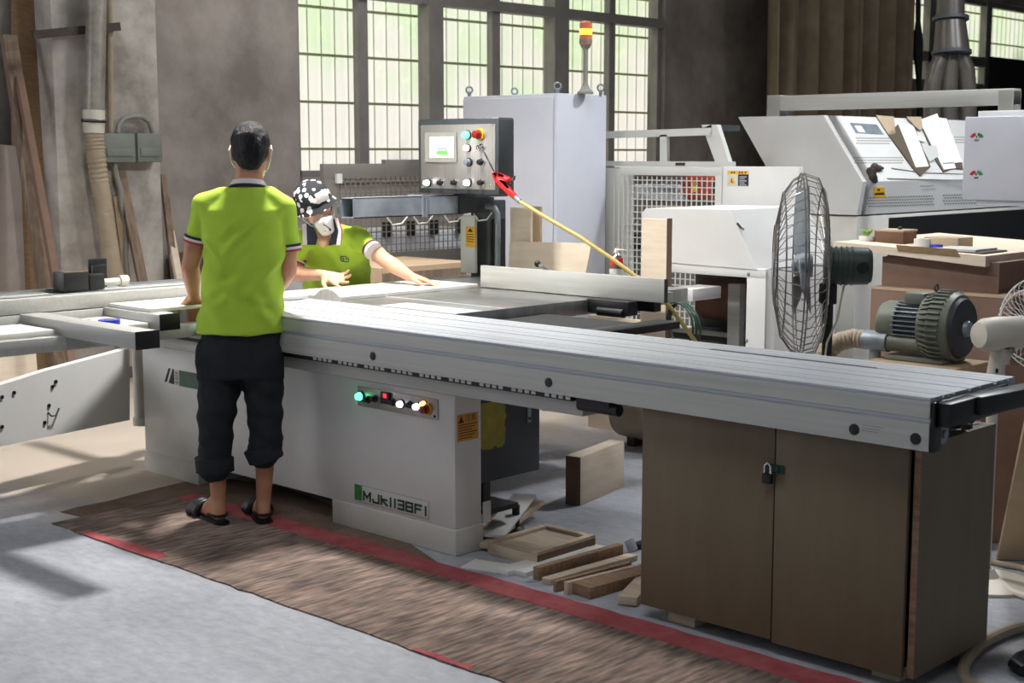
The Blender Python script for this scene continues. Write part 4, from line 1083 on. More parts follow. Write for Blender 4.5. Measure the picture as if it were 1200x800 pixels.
# points on the slanted and the lower front of the hood
nA = (P2 - P1).cross(Vector((0, 1, 0))).normalized(); nA = nA if nA.x > 0 else -nA
nB = (P3 - P2).cross(Vector((0, 1, 0))).normalized(); nB = nB if nB.x > 0 else -nB
E0 = Vector((0, 0, EYE))
def onhood(px, py, off=0.0, low=False):
    p, n_ = (P2, nB) if low else (P1, nA)
    d = _ray(px, py); return E0 + d * ((p + n_ * off - E0).dot(n_) / d.dot(n_))
def decal(pts, off, th=.001, low=False, mb=None):
    m = mb or MB(); n_ = nB if low else nA
    return m.prism([onhood(x, y, off, low) for x, y in pts], n_ * th)
def slots(x0, y0, x1, y1, rows, cols, slope, low, fill=.55):
    m = MB(); 
    for i in range(rows):
        for j in range(cols):
            px = x0 + (x1 - x0) * (j + (.5 if i % 2 else 0)) / cols; w_ = (x1 - x0) / cols * fill
            py = y0 + (y1 - y0) * i / max(1, rows - 1) + slope * (px - x0)
            decal([(px, py), (px + w_, py + slope * w_), (px + w_ + .5, py + 1.5 + slope * w_), (px + .5, py + 1.5)], 0, .0015, low, m)
    return m
vents = [('vent_row', slots(1003, 161, 1043, 167, 3, 16, .01, False)), ('vent_row', slots(1001, 184, 1058, 190, 3, 22, .0, False)),
         ('vent_row', slots(1016, 231, 1094, 241, 4, 26, -.03, True)), ('vent_row', slots(1105, 228, 1180, 238, 4, 24, -.03, True)), ('vent_row', slots(1118, 160, 1131, 166, 3, 6, .01, False))]
for nm, m in vents: part(nm, m, 'conduit', eb)
part('type_plate', decal([(996, 144), (1027, 146), (1036, 158), (1003, 156)], 0, .002), 'zinc', eb, 'grey type plate')
part('type_plate_print', decal([(1001, 147), (1009, 147.5), (1014, 155), (1006, 154.5)], .002, .001), 'paper', eb)
ys_ = part('yellow_sticker', decal([(1023, 219.5), (1036, 219), (1037.5, 231), (1024, 231.5)], 0, .002, True), 'yellow', eb, 'small yellow sticker')
part('sticker_print', decal([(1025, 226), (1036, 225.5), (1036.4, 228), (1025.2, 228.5)], .002, .0006, True, decal([(1028, 221.5), (1031, 221.3), (1031.2, 223.4), (1028.2, 223.6)], .002, .0006, True)), 'ink', ys_)
part('faint_lettering', slots(1078, 217, 1095, 221, 2, 5, -.03, True, .7), pm('faint_grey_ink', '#b9bac2', .5), eb)
part('hanging_wire', MB().tube([onhood(1045, 197, .005), onhood(1080, 202, .004), onhood(1130, 204, .004)], .003, 6), 'conduit', eb)
part('hanging_wire', MB().tube([onhood(1040, 209, .005), onhood(1080, 210, .004), onhood(1130, 211, .004)], .003, 6), 'conduit', eb)
# clipboards
def clipboard(board_pts, paper_pts, label, extra=()):
    c0 = onhood(*board_pts[0]); t = thing('clipboard', label, 'clipboard', c0, group='clipboards on the white hood')
    part('backing_board', decal(board_pts, .004, .006), 'clip', t)
    part('paper', decal(paper_pts, .0102, .003), 'paper', t)
    for nm, pts, mt in extra: part(nm, decal(pts, .0135, .003), mt, t)
    return t
clipboard([(1040, 157), (1053, 145), (1071, 150), (1090, 196), (1078, 207), (1069, 197)], [(1052, 144), (1070, 147), (1088, 195), (1073, 196)],
          'left clipboard with white sheet on the slanted hood, torn brown card above', [('card_note', [(1080, 172), (1097, 170), (1100, 183), (1089, 190)], 'paper_grey'), ('sheet_fold', [(1066, 160), (1082, 160), (1084, 166), (1067, 163)], 'paper')])
clipboard([(1080, 150), (1098, 140), (1120, 196), (1105, 202), (1097, 190)], [(1077, 141), (1098, 133), (1120, 197), (1106, 199)],
          'middle clipboard with tall white sheet rising above the hood edge', [('printed_line', [(1105, 191), (1117, 190), (1118, 191), (1105.5, 192)], 'conduit')])
clipboard([(1104, 142), (1110, 142), (1127, 193), (1128, 199), (1118, 197)], [(1100, 138), (1109, 139), (1127, 190), (1118, 191)], 'right clipboard with curled white sheet close to the grey gauge box')
solo('cardboard_piece', decal([(1026, 135), (1047, 137), (1049, 157), (1041, 158)], .006, .004), 'card', 'brown card at the left of the clipboards on the hood edge', 'cardboard')
solo('cardboard_piece', decal([(1062, 137), (1079, 137), (1081, 151), (1076, 152), (1070, 146)], .014, .004), 'card', 'brown card between the left and the middle clipboard', 'cardboard')
random.seed(4)
gv = MB(); 
for px, py, r_ in ((1025, 196, .03), (1030, 197, .022), (1021, 202, .034), (1023, 208, .03), (1019, 199, .02), (1026, 212, .018), (1034, 197, .014)): gv.ball(onhood(px, py, .015), (r_, r_, r_), 10)
gv.remeshed(.008, 3)
solo('work_glove', gv, 'rust', 'crumpled dark brown glove stuck on the white hood', 'glove')

# pendant arm with gauge box
YP = 8.0
pa = thing('gauge_box', 'grey hanging gauge box on a long beam at the right edge', 'control box', (-3.5, 7.8, 1.29))
def pp_(px, py, Y=YP): q = ony(px, py, Y); return Vector((q.x, Y, q.z))
a, b_ = pp_(905, 121), pp_(1192, 116.5)
part('beam', MB().box(a.x, b_.x, YP - .05, YP + .05, pp_(905, 130).z, pp_(905, 113).z, .004), 'alu_paint', pa)
part('beam_end', MB().box(a.x - .005, a.x + .09, YP - .055, YP + .055, P1.z, pp_(905, 112).z, .003), 'conduit', pa)
part('beam_end', MB().box(b_.x - .09, b_.x, YP - .055, YP + .055, pp_(1180, 138).z, pp_(1180, 106).z, .003), 'conduit', pa)
YX = 7.75
c0, c1 = ony(1131, 137, YX), ony(1131, 234, YX); xe = ony(1228, 137, YX).x
bxo = part('box', MB().box(c0.x, xe, YX, YX + .3, c1.z, c0.z, .006).box(c0.x + .08, xe, YX + .02, YX + .3, c1.z - .03, c1.z), 'grey_blue', pa)
part('box_top', MB().box(ony(1146, 135, YX + .1).x, xe, YX + .1, YX + .3, c0.z, c0.z + .035, .004), 'white', pa)
for (px, py) in ((1144.5, 160), (1144, 204)):
    g = part('gauge', MB().box(ony(px - .6, py, YX).x, ony(px + .6, py, YX).x, YX - .002, YX, ony(px, py + 1.5, YX).z, ony(px, py - .8, YX).z), 'ink', bxo)
    c_ = ony(px, py + 2.5, YX - .002)
    for mt, a0, a1 in (('red', 100, 165), ('green', 15, 80)):
        m = MB(); pts = []
        for k in range(9):
            t = R(a0 + (a1 - a0) * k / 8); pts.append((c_.x + .042 * math.cos(t), c_.y, c_.z + .034 * math.sin(t)))
        for k in range(8, -1, -1):
            t = R(a0 + (a1 - a0) * k / 8); pts.append((c_.x + .022 * math.cos(t), c_.y, c_.z + .016 * math.sin(t)))
        part('arc', m.prism(pts, (0, -.001, 0)), mt, g, 'red arc' if mt == 'red' else 'green arc')
    m = MB()
    for k in range(3): m.box(c_.x - .012 + .009 * k, c_.x - .006 + .009 * k, c_.y - .001, c_.y, c_.z - .014, c_.z - .004)
    part('gauge_print', m, 'ink', g)

# dust extraction duct
DD = 10.4
du = thing('dust_duct', 'taupe dust duct splitting into three hoses behind the white hood', 'duct', ond(1115, 140, DD))
def dp(px, py, k=0): return ond(px, py, DD + k)
sc_px = DD / FPX
part('main_pipe', MB().cyl(dp(1114, -60), dp(1114, 21), 16 * sc_px, seg=28), 'duct', du)
part('flange', MB().cyl(dp(1114, 20), dp(1114, 24), 21 * sc_px, seg=28), 'dark', du)
part('cone', MB().cyl(dp(1114, 24), dp(1115, 61), 17 * sc_px, 21 * sc_px, seg=28), 'duct', du)
part('flange', MB().cyl(dp(1115, 60), dp(1115, 64), 23 * sc_px, seg=28), 'dark', du)
for pts in ([(1106, 63), (1098, 80), (1093, 100), (1092, 150)], [(1114, 63), (1113, 85), (1112, 105), (1112, 150)], [(1124, 63), (1132, 82), (1134, 105), (1134, 150)]):
    pp2 = []
    for i in range(len(pts) - 1):
        for k in range(6): 
            t = k / 6; pp2.append(dp(pts[i][0] * (1 - t) + pts[i + 1][0] * t, pts[i][1] * (1 - t) + pts[i + 1][1] * t))
    part('branch_hose', MB().tube(pp2, 10 * sc_px, 16, radii=[(10 + (.5 if k % 2 else 0)) * sc_px for k in range(len(pp2))]), 'duct', du)

# curtain
cu = MB(); XC = -8.55; ya, yb = onx(895, 60, XC).y, onx(1059, 60, XC).y; n = 220
rows = []
for z in (.25, 1.2, 2.4, 3.6, 5.1):
    row = []
    for i in range(n + 1):
        t = i / n; y = ya + (yb - ya) * t
        ph = 2 * math.pi * (7.2 * t + .12 * math.sin(9 * t)) 
        row.append(cu.bm.verts.new((XC + .17 * (1 - 1.6 * abs(math.sin(ph / 2)) ** 3) * (1 - .1 * z / 5) + .02 * math.sin(2.7 * ph), y + .02 * math.sin(ph * 2 + z), z)))
    rows.append(row)
for A_, B_ in zip(rows, rows[1:]):
    for i in range(n): cu.bm.faces.new((A_[i], A_[i + 1], B_[i + 1], B_[i]))
co = solo('curtain', cu, 'curtain', 'tall pleated brown curtain hanging against the wall behind the machines', 'curtain', loc=(XC, (ya + yb) / 2, .25), angle=80)
part('curtain_rod', MB().cyl((XC, ya - .2, 5.12), (XC, yb + .3, 5.12), .025), 'rust', co)
solo('black_panel', MB().box(-8.4, -8.34, onx(1160, 60, -8.34).y, 22.5, 0, onx(1160, 66, -8.34).z, .004), 'black', 'tall black panel in front of the small window', 'panel')
solo('hanging_rope', MB().tube([onx(1076, -40, -8.5), onx(1076, 25, -8.5), onx(1075.5, 50, -8.5), onx(1077, 100, -8.5), onx(1077, 140, -8.5)], .03, 8, radii=[.03, .03, .07, .03, .03]), 'black', 'dark knotted rope hanging before the small window beside the curtain', 'rope')

# ------------------------------------------------------------------ MDF bench with things on it
mb_ = thing('mdf_worktable', 'makeshift worktable of pale board on brown panels by the white machine', 'worktable', (-3.2, 6.5, 0))
YT = 6.2
tl, tr = ony(977, 283, YT), ony(1155, 300, YT)
top = MB().prism([(tl.x, YT, tl.z), (tr.x, YT, tr.z), (tr.x, YT, tr.z - .05), (tl.x, YT, tl.z - .03)], (0, 1.1, 0))
part('worktop', top, 'ply', mb_)
part('front_slat', MB().prism([ony(1050, 287, YT - .004), ony(1120, 292, YT - .004), ony(1125, 301, YT - .004), ony(1052, 294, YT - .004)], (0, .004, 0)), 'mdf_edge', mb_, 'darker slat on the front edge')
zt_ = ony(1100, 304, YT + .05).z
part('upper_panel', MB().box(ony(1034, 300, YT + .05).x, ony(1172, 300, YT + .05).x, YT + .05, YT + .9, ony(1100, 343, YT + .05).z, zt_, .003), 'mdf_dark', mb_)
part('lower_panel', MB().box(ony(1023, 340, YT).x, ony(1190, 340, YT).x, YT - .02, YT + .9, 0, ony(1023, 335, YT).z, .003), 'mdf_dark', mb_)
part('panel_edge', MB().box(ony(1023, 340, YT).x, ony(1190, 340, YT).x, YT - .022, YT - .018, ony(1023, 338, YT).z, ony(1023, 334.5, YT).z), 'mdf', mb_)
def tabz(p): return tl.z + (tr.z - tl.z) * (p.x - tl.x) / (tr.x - tl.x)
def on_tab(px, dy): 
    q = ony(px, 285, YT + dy); q.z = tabz(q); return q
q = on_tab(1048, .25)
bb = thing('brown_box', 'small brown box on the worktable under the white hood', 'box', q)
q2 = on_tab(1066, .25)
part('box_body', MB().box(q.x - .085, q2.x - .01, YT + .2, YT + .34, q.z - .004, q.z + .062, .003), 'brown_box', bb)
part('box_lid', MB().box(q.x - .088, q2.x - .007, YT + .197, YT + .343, q.z + .056, q.z + .066, .002), 'card', bb)
part('lid_knob', MB().ball((q2.x - .06, YT + .26, q.z + .07), .012, 10), 'black', bb)
q = on_tab(1024, .2)
pc = thing('plastic_cup', 'clear plastic tub with green leaves at the left of the brown box', 'tub', q)
part('tub', MB().lathe([(.035, 0), (.042, .03), (.04, .03), (.033, .002)], (q.x - .04, q.y, q.z - .002), seg=20), 'mask', pc)
lf = MB()
for k in range(7):
    a_ = k * .9; lf.tube([(q.x - .04, q.y, q.z + .02), (q.x - .04 + .02 * math.cos(a_), q.y + .02 * math.sin(a_), q.z + .05), (q.x - .04 + .03 * math.cos(a_), q.y + .03 * math.sin(a_), q.z + .06)], .006, 6, radii=[.003, .008, .001])
part('leaf', lf, 'leaf', pc)
q = on_tab(1081, .12)
tpw = thing('tape_roll', 'white tape roll lying on the worktable beside the brown box', 'tape roll', q)
part('tape', MB().lathe([(.022, 0), (.042, 0), (.040, .045), (.022, .045), (.022, 0)], (q.x, q.y, q.z - .002), seg=28, caps=False), 'white', tpw)
part('core', MB().lathe([(.018, 0), (.022, 0), (.022, .044), (.018, .044), (.018, 0)], (q.x, q.y, q.z - .002), seg=28, caps=False), 'card', tpw)
q = on_tab(1098, .14)
solo('tape_roll', MB().lathe([(.016, 0), (.028, 0), (.028, .022), (.016, .022), (.016, 0)], (q.x, q.y, q.z - .002), seg=24, caps=False), 'blue', 'small blue tape roll on the worktable beside the white one', 'tape roll')
q = on_tab(1130, .12)
pt = thing('file_tray', 'grey clipboard of papers lying on the right end of the worktable', 'clipboard', q)
part('backing_board', MB().box(q.x - .16, q.x + .12, q.y - .06, q.y + .2, q.z - .012, q.z + .004), 'clip', pt)
part('paper', MB().box(q.x - .15, q.x + .08, q.y - .05, q.y + .18, q.z + .004, q.z + .014), 'paper_grey', pt)
q = on_tab(1118, .36)
solo('cardboard_tray', MB().box(q.x - .12, q.x + .06, q.y - .08, q.y + .08, q.z - .006, q.z + .045, .003), 'card', 'low brown cardboard tray at the back of the worktable', 'tray')

# ------------------------------------------------------------------ pedestal fan
def cam_local(px, d, z=0.0):
    k = d; p = _v * d + _r * ((px - 600) / FPX * d * math.cos(PITCH)); return Vector((p.x, p.y, z))
def depth_z(py, d): return EYE + d * math.tan(math.atan((400 - py) / FPX) - PITCH)
FD = 5.55
fz = depth_z(311, FD)
base = cam_local(972, FD)
fan = thing('pedestal_fan', 'large chrome caged pedestal fan with dark green motor behind the carriage', 'fan', base, YAW)
cxx = -.095; RF = .358
ax = Vector((-1, .13, 0)).normalized()
fc = Vector((cxx, 0, fz))
u_ = Vector((0, 0, 1)); w_ = ax.cross(u_).normalized()
def fpt(r_, ang, h): return fc + ax * h + (u_ * math.cos(ang) + w_ * math.sin(ang)) * r_
fg = MB()
for k in range(44):
    a_ = 2 * math.pi * k / 44
    fg.tube([fpt(.045, a_, .108), fpt(.16, a_, .104), fpt(.28, a_, .078), fpt(.335, a_, .04), fpt(RF, a_, 0)], .0017, 4, caps=False)
front = part('front_guard', fg, 'wire', fan, local=True)
fg = MB()
for k in range(44):
    a_ = 2 * math.pi * (k + .5) / 44
    fg.tube([fpt(RF, a_, 0), fpt(.34, a_, -.055), fpt(.26, a_, -.085), fpt(.13, a_, -.095), fpt(.06, a_, -.095)], .0017, 4, caps=False)
part('rear_guard', fg, 'wire', fan, local=True)
rings = MB()
for r_, h_ in ((RF, 0), (RF, .012), (.285, .077), (.16, .105), (.30, -.075), (.13, -.096)): rings.torus(fc + ax * h_, ax, r_, .003, 56, 6)
part('guard_ring', rings, 'wire', fan, local=True)
part('guard_badge', MB().cyl(fc + ax * .104, fc + ax * .113, .05, seg=24), 'zinc', fan, local=True)
for k in range(3):
    m = MB(); a0 = 2 * math.pi * k / 3 + .4; L1 = []; L2 = []
    for j in range(9):
        t = j / 8; r_ = .05 + .26 * t; wd = .16 + .32 * math.sin(math.pi * min(1, t * .85 + .12))
        for (lst, s) in ((L1, -1), (L2, 1)):
            a_ = a0 + s * wd * .9 - .25 * t; lst.append(fpt(r_, a_, s * .028 * (1 - .3 * t)))
    m.prism(L1 + L2[::-1], ax * .003)
    part('blade', m, 'zinc', fan, local=True)
part('hub', MB().lathe([(.045, -.04), (.05, 0), (.035, .03), (.01, .04)], fc, ax, 24), 'zinc', fan, local=True)
mo = part('motor', MB().lathe([(.055, .085), (.068, .09), (.072, .11), (.074, .20), (.072, .25), (.06, .265), (.02, .268)], fc, -ax, 30), 'fan_green', fan, local=True)
rbm = MB()
for h_ in (.11, .13, .15, .17, .19): rbm.torus(fc - ax * h_, ax, .0735, .004, 30, 6)
part('motor_rib', rbm, 'fan_green', mo, local=True)
part('knob', MB().cyl(fc - ax * .215 + Vector((0, -.06, 0)), fc - ax * .215 + Vector((0, -.085, 0)), .022), 'black', fan, local=True)
part('tilt_bracket', MB().box(-.02, .04, -.03, .03, fz - .15, fz - .07, .006), 'black', fan, local=True)
part('pole', MB().cyl((.012, 0, .04), (.012, 0, fz - .13), .020).cyl((.012, 0, .55), (.012, 0, .68), .028), 'black_metal', fan, local=True)
part('base', MB().lathe([(.22, 0), (.22, .015), (.06, .035), (.035, .08)], (.012, 0, 0), seg=36), 'black_metal', fan, local=True)
part('power_cord', MB().tube([(.07, -.03, fz - .05), (.05, -.05, fz - .13), (.04, -.05, fz - .2), (0, -.05, fz - .3), (-.01, -.05, fz - .42), (.0, -.06, .2), (.1, -.1, .01)], .004, 6), 'cream', fan, local=True)

# ------------------------------------------------------------------ side channel blower on its box
BD = 5.75
bl_c = ond(1109, 383, BD)
XA = Vector((1, 0, 0))
bw = thing('vacuum_blower', 'grey green side channel blower pump with ribbed round housing', 'blower', (bl_c.x - .1, bl_c.y, ond(1080, 424, BD).z))
Rb = 42 * BD / FPX
hs_ = part('impeller_housing', MB().lathe([(Rb * .75, -.075), (Rb * .9, -.07), (Rb * .93, -.03), (Rb, -.02), (Rb, .03), (Rb * .92, .06), (Rb * .6, .075)], bl_c, XA, 44), 'motor_grey', bw)
m = MB()
for k in range(40):
    a_ = 2 * math.pi * k / 40; d_ = Vector((0, math.cos(a_), math.sin(a_))); t_ = Vector((0, -math.sin(a_), math.cos(a_)))
    m.beam(bl_c + d_ * Rb * .9 - XA * .06, bl_c + d_ * Rb * 1.03 + XA * .0, .006, .012, up=d_); m.beam(bl_c + d_ * Rb * 1.0 - XA * .02, bl_c + d_ * Rb * 1.0 + XA * .035, .006, .02, up=d_)
part('cooling_rib', m, 'motor_grey', hs_)
part('cover_disc', MB().lathe([(Rb * .86, .06), (Rb * .8, .078), (.03, .085)], bl_c, XA, 44), 'dark', bw, 'dark front cover')
part('hub_cap', MB().lathe([(.035, .08), (.03, .10), (.01, .104)], bl_c, XA, 24), 'zinc', bw)
mz = bl_c + Vector((0, 0, .0))
part('motor', MB().lathe([(.085, -.2), (.088, -.12), (.088, -.07)], mz, XA, 32), 'dark', bw, 'black finned motor')
m = MB()
for k in range(30):
    a_ = 2 * math.pi * k / 30; d_ = Vector((0, math.cos(a_), math.sin(a_)))
    m.beam(mz + d_ * .09 - XA * .2, mz + d_ * .09 - XA * .075, .004, .014, up=d_)
part('motor_fin', m, 'zinc', bw)
part('motor_cap', MB().lathe([(.055, -.285), (.082, -.275), (.091, -.255), (.092, -.19)], mz, XA, 32), 'motor_grey', bw)
part('terminal_box', MB().box(mz.x - .16, mz.x - .07, mz.y - .06, mz.y + .05, mz.z + .085, mz.z + .135, .008), 'motor_grey', bw)
lz = ond(1075, 405, BD).z
part('port', MB().cyl((mz.x - .23, mz.y - .06, lz), (mz.x - .02, mz.y - .06, lz), .035, seg=24), 'motor_grey', bw)
zz = ond(1080, 421, BD).z
part('foot', MB().box(mz.x - .22, mz.x + .04, mz.y - .1, mz.y + .1, zz - .012, zz + .006, .003).box(mz.x - .05, mz.x + .03, mz.y - .08, mz.y + .08, zz, mz.z - .1, .004), 'motor_grey', bw)
part('coupling', MB().cyl((mz.x - .33, mz.y - .06, lz), (mz.x - .22, mz.y - .06, lz), .042, seg=24).cyl((mz.x - .28, mz.y - .06, lz), (mz.x - .28, mz.y - .06, lz - .1), .022), 'zinc', bw)
hpz = [(mz.x - .32, mz.y - .06, lz), (mz.x - .38, mz.y - .07, lz + .002), (mz.x - .43, mz.y - .1, lz - .015), (mz.x - .46, mz.y - .14, lz - .05), (mz.x - .47, mz.y - .16, lz - .11), (mz.x - .47, mz.y - .16, lz - .25), (mz.x - .43, mz.y - .1, lz - .45)]
fine = []
for i in range(len(hpz) - 1):
    for k in range(7): fine.append(Vector(hpz[i]).lerp(Vector(hpz[i + 1]), k / 7))
part('suction_hose', MB().tube(fine, .038, 18, radii=[.038 + (.003 if k % 2 else 0) for k in range(len(fine))]), 'beige_hose', bw)
part('eye_bolt', MB().torus((bl_c.x - .05, bl_c.y, bl_c.z + Rb + .012), (1, 0, 0), .014, .004, 16, 6), 'dark', bw)
xbx = MB().box(mz.x - .27, mz.x + .12, mz.y - .16, mz.y + .16, 0, zz - .014, .004)
solo('pump_box', xbx, 'mdf', 'pale box stand under the grey green blower pump', 'box')

# ------------------------------------------------------------------ small white fan at the right edge
SD = 5.0
sf = thing('small_fan', 'white standing fan with clear pale blue blades at the right edge', 'fan', cam_local(1192, SD), YAW)
sz = depth_z(392, SD); k_ = SD / FPX
ax = Vector((.80, .6, .0)).normalized()
fc = Vector((.115, .11, sz + .02)); u_ = Vector((0, 0, 1)); w_ = ax.cross(u_).normalized()
part('motor_housing', MB().lathe([(.012, -.145), (.045, -.14), (.058, -.115), (.062, -.06), (.06, .03), (.05, .05)], Vector((.02, .04, sz)), Vector((.93, .36, 0)), 28), 'cream', sf, local=True)
m = MB()
for k in range(14):
    a_ = 2 * math.pi * k / 14; d_ = Vector((.36 * math.cos(a_) * -1, .93 * math.cos(a_), math.sin(a_)))
    m.beam(Vector((.02, .04, sz)) - Vector((.93, .36, 0)) * .142 + d_ * .015, Vector((.02, .04, sz)) - Vector((.93, .36, 0)) * .128 + d_ * .05, .003, .004)
part('vent_slot', m, 'conduit', sf, local=True)
part('neck', MB().chain([(-.01, .02, sz - .05), (-.03, .02, sz - .1), (-.04, .02, sz - .22)], [.04, .03, .036]), 'cream', sf, local=True)
part('pole', MB().cyl((-.04, .02, .03), (-.04, .02, sz - .2), .02), 'cream', sf, local=True)
part('base', MB().lathe([(.17, 0), (.17, .012), (.05, .03), (.03, .06)], (-.04, .02, 0), seg=32), 'cream', sf, local=True)
part('dial_mark', MB().box(-.045, -.036, -.012, -.01, sz - .135, sz - .12).box(-.047, -.037, -.012, -.01, sz - .15, sz - .142), 'black', sf, local=True)
fgm = MB()
for k in range(40):
    a_ = 2 * math.pi * k / 40
    fgm.tube([fpt(.04, a_, -.0), fpt(.10, a_, -.005), fpt(.15, a_, .02), fpt(.17, a_, .06), fpt(.15, a_, .1), fpt(.08, a_, .13), fpt(.03, a_, .132)], .0013, 4, caps=False)
for r_, h_ in ((.17, .06), (.13, .005)): fgm.torus(fc + ax * h_, ax, r_, .003, 40, 6)
part('wire_guard', fgm, 'mask', sf, local=True)
for k in range(3):
    m = MB(); a0 = 2 * math.pi * k / 3 + .2; L1 = []; L2 = []
    for j in range(9):
        t = j / 8; r_ = .03 + .115 * t; wd = .2 + .45 * math.sin(math.pi * min(1, t * .85 + .12))
        for (lst, s) in ((L1, -1), (L2, 1)):
            a_ = a0 + s * wd * .9; lst.append(fpt(r_, a_, .06 + s * .02))
    m.prism(L1 + L2[::-1], ax * .002)
    part('blade', m, 'fan_clear', sf, local=True)
part('fan_hub', MB().cyl(fc, fc + ax * .09, .03), 'cream', sf, local=True)

# boards leaning at the right edge and hoses on the floor
def slab(name, pts, vec, mat, label, cat, group=None): return solo(name, MB().prism(pts, vec), mat, label, cat, group)
q0, q1 = onz(1160, 632, 0), onz(1225, 640, 0)
tpz = 1.35
A_ = onz(1167, 655, 0); B_ = A_ + Vector((.85, .62, 0)); T_ = ond(1206, 462, 5.05)
slab('leaning_panel', [A_, B_, B_ + (T_ - A_), T_], (.012, -.012, 0.004), 'mdf', 'large brown mdf sheet leaning behind the white fan at the right edge', 'panel', 'mdf sheets leaning at the right edge')
A_ = onz(1136, 632, 0); B_ = A_ + Vector((.75, .30, 0))
slab('leaning_panel', [A_, B_, B_ + Vector((-.06, .14, .70)), A_ + Vector((-.06, .14, .70))], (.012, -.012, 0.004), 'mdf_dark', 'dark brown mdf sheet leaning behind the brown cabinet', 'panel', 'mdf sheets leaning at the right edge')
def floor_hose(pts, r_, mat, label):
    P_ = [onz(x, y, r_ + dz) for x, y, dz in pts]; f_ = []
    for i in range(len(P_) - 1):
        a0 = P_[max(0, i - 1)]; a1 = P_[i]; a2 = P_[i + 1]; a3 = P_[min(len(P_) - 1, i + 2)]
        for k in range(6):
            t = k / 6; f_.append(.5 * ((2 * a1) + (a2 - a0) * t + (2 * a0 - 5 * a1 + 4 * a2 - a3) * t * t + (3 * a1 - a0 - 3 * a2 + a3) * t ** 3))
    return solo('floor_hose', MB().tube(f_ + [P_[-1]], r_, 10), mat, label, 'hose', 'hoses on the floor by the brown cabinet')
floor_hose([(1150, 655, 0), (1175, 661, 0), (1205, 668, 0), (1230, 690, 0)], .012, 'beige_hose', 'beige hose crossing the floor behind the brown cabinet, farthest of three')
floor_hose([(1150, 676, .0), (1172, 683, 0.0), (1190, 694, .0), (1215, 700, .0), (1240, 690, 0)], .014, 'cream', 'pale hose curving on the floor right of the brown cabinet, middle one')
floor_hose([(1230, 730, 0), (1185, 738, 0), (1150, 755, 0), (1130, 780, 0), (1136, 800, 0), (1175, 812, 0)], .018, 'beige_hose', 'thick brown hose loop nearest the brown cabinet corner')
solo('rubber_tube', MB().tube([onz(1215, 762, .02), onz(1195, 770, .02), onz(1188, 778, .02), onz(1200, 786, .02)], .018, 10), 'black', 'short black rubber tube inside the brown hose loop', 'tube')

# air tank, block and strip under the carriage on the far floor
td = 7.95
ta = thing('air_tank', 'cream air tank lying on the floor beyond the carriage, left of the cabinet', 'air tank', onz(745, 500, 0))
zc = .185; cA = ony(723, 480, 5.92); cA.z = zc
part('tank', MB().lathe([(.03, 0), (.10, .02), (.145, .06), (.15, .11), (.15, .46), (.10, .52)], cA, (1, 0, 0), 32), 'cream_tank', ta)
for dx in (.12, .4): part('foot', MB().box(cA.x + dx, cA.x + dx + .05, 5.86, 5.98, 0, .08), 'dark', ta)
solo('brick_block', MB().beam(cam_local(636, 8.6, .05), cam_local(668, 8.6, .05), .12, .10, .003), 'mdf', 'pinkish wood block on the far floor beyond the slate guard box', 'wood block')

# ------------------------------------------------------------------ left wall: pipe, hose, boxes, planks
XP = -8.60
ph = thing('dust_hose', 'ribbed beige dust hose taped to a steel pipe on the column', 'hose', onx(136, 335, XP))
sx_ = 9.7 / FPX
part('steel_pipe', MB().cyl(onx(114, -40, XP), onx(110, 132, XP), 11.5 * sx_, seg=24), 'galv_pipe', ph)
part('tape_wrap', MB().cyl(onx(110, 129, XP), onx(110, 156, XP), 12.5 * sx_, 11.5 * sx_, seg=24).torus(onx(110, 141, XP), (0, 0, 1), 12 * sx_, .01), 'cream', ph)
hpx = [(110, 153), (112, 180), (117, 215), (123, 255), (129, 295), (137, 340), (147, 385), (155, 430)]
fine = []
for i in range(len(hpx) - 1):
    for k in range(12):
        t = k / 12; fine.append(onx(hpx[i][0] * (1 - t) + hpx[i + 1][0] * t, hpx[i][1] * (1 - t) + hpx[i + 1][1] * t, XP + .002 * i))
part('ribbed_hose', MB().tube(fine, .06, 20, radii=[(11.0 if k % 2 else 10.0) * sx_ for k in range(len(fine))]), 'beige_hose', ph)
part('clamp_bar', MB().cyl(onx(96, 141, XP + .07), onx(124, 142, XP + .07), .012, seg=8), 'black', ph)
solo('wall_bracket', MB().beam(onx(38, 41, -8.66), onx(140, 31, -8.66), .03, .055), 'rust', 'rusty brown bar bracket crossing the column behind the pipe', 'bracket')
solo('thin_conduit', MB().cyl(onx(129, -30, -8.69), onx(130, 156, -8.69), .018, seg=12), 'beige_hose', 'thin beige conduit running down the column into the grey fuse box', 'conduit')
fb = thing('fuse_box', 'grey green double fuse box with looped conduit on the column', 'fuse box', onx(155, 191, -8.66))
a, b_ = onx(121, 156, -8.6), onx(159.5, 190, -8.6)
part('box', MB().box(PX, -8.6, a.y, b_.y, b_.z, a.z, .006), 'junction', fb)
part('lid', MB().box(-8.6, -8.592, a.y + .02, b_.y - .02, b_.z + .04, a.z - .1, .003), 'junction', fb)
a2, b2 = onx(161, 156, -8.6), onx(191, 190, -8.6)
part('box', MB().box(PX, -8.6, a2.y, b2.y, b2.z, a2.z, .006), 'junction', fb)
part('lid', MB().box(-8.6, -8.592, a2.y + .02, b2.y - .02, b2.z + .04, a2.z - .1, .003), 'junction', fb)
part('conduit_loop', MB().tube([onx(138, 156, -8.66), onx(139, 147, -8.66), onx(145, 139, -8.66), (onx(155, 136, -8.66)), onx(167, 137, -8.66), onx(175, 143, -8.66), onx(179, 156, -8.66)], .018, 10), 'conduit', fb)
solo('dangling_cable', MB().tube([onx(134, 190, -8.66), onx(136, 205, -8.65), onx(141, 222, -8.66), onx(142, 240, -8.65), onx(148, 262, -8.66), onx(147, 300, -8.65), onx(152, 345, -8.64)], .02, 8), 'conduit', 'twisted grey cable hanging below the fuse box', 'cable')
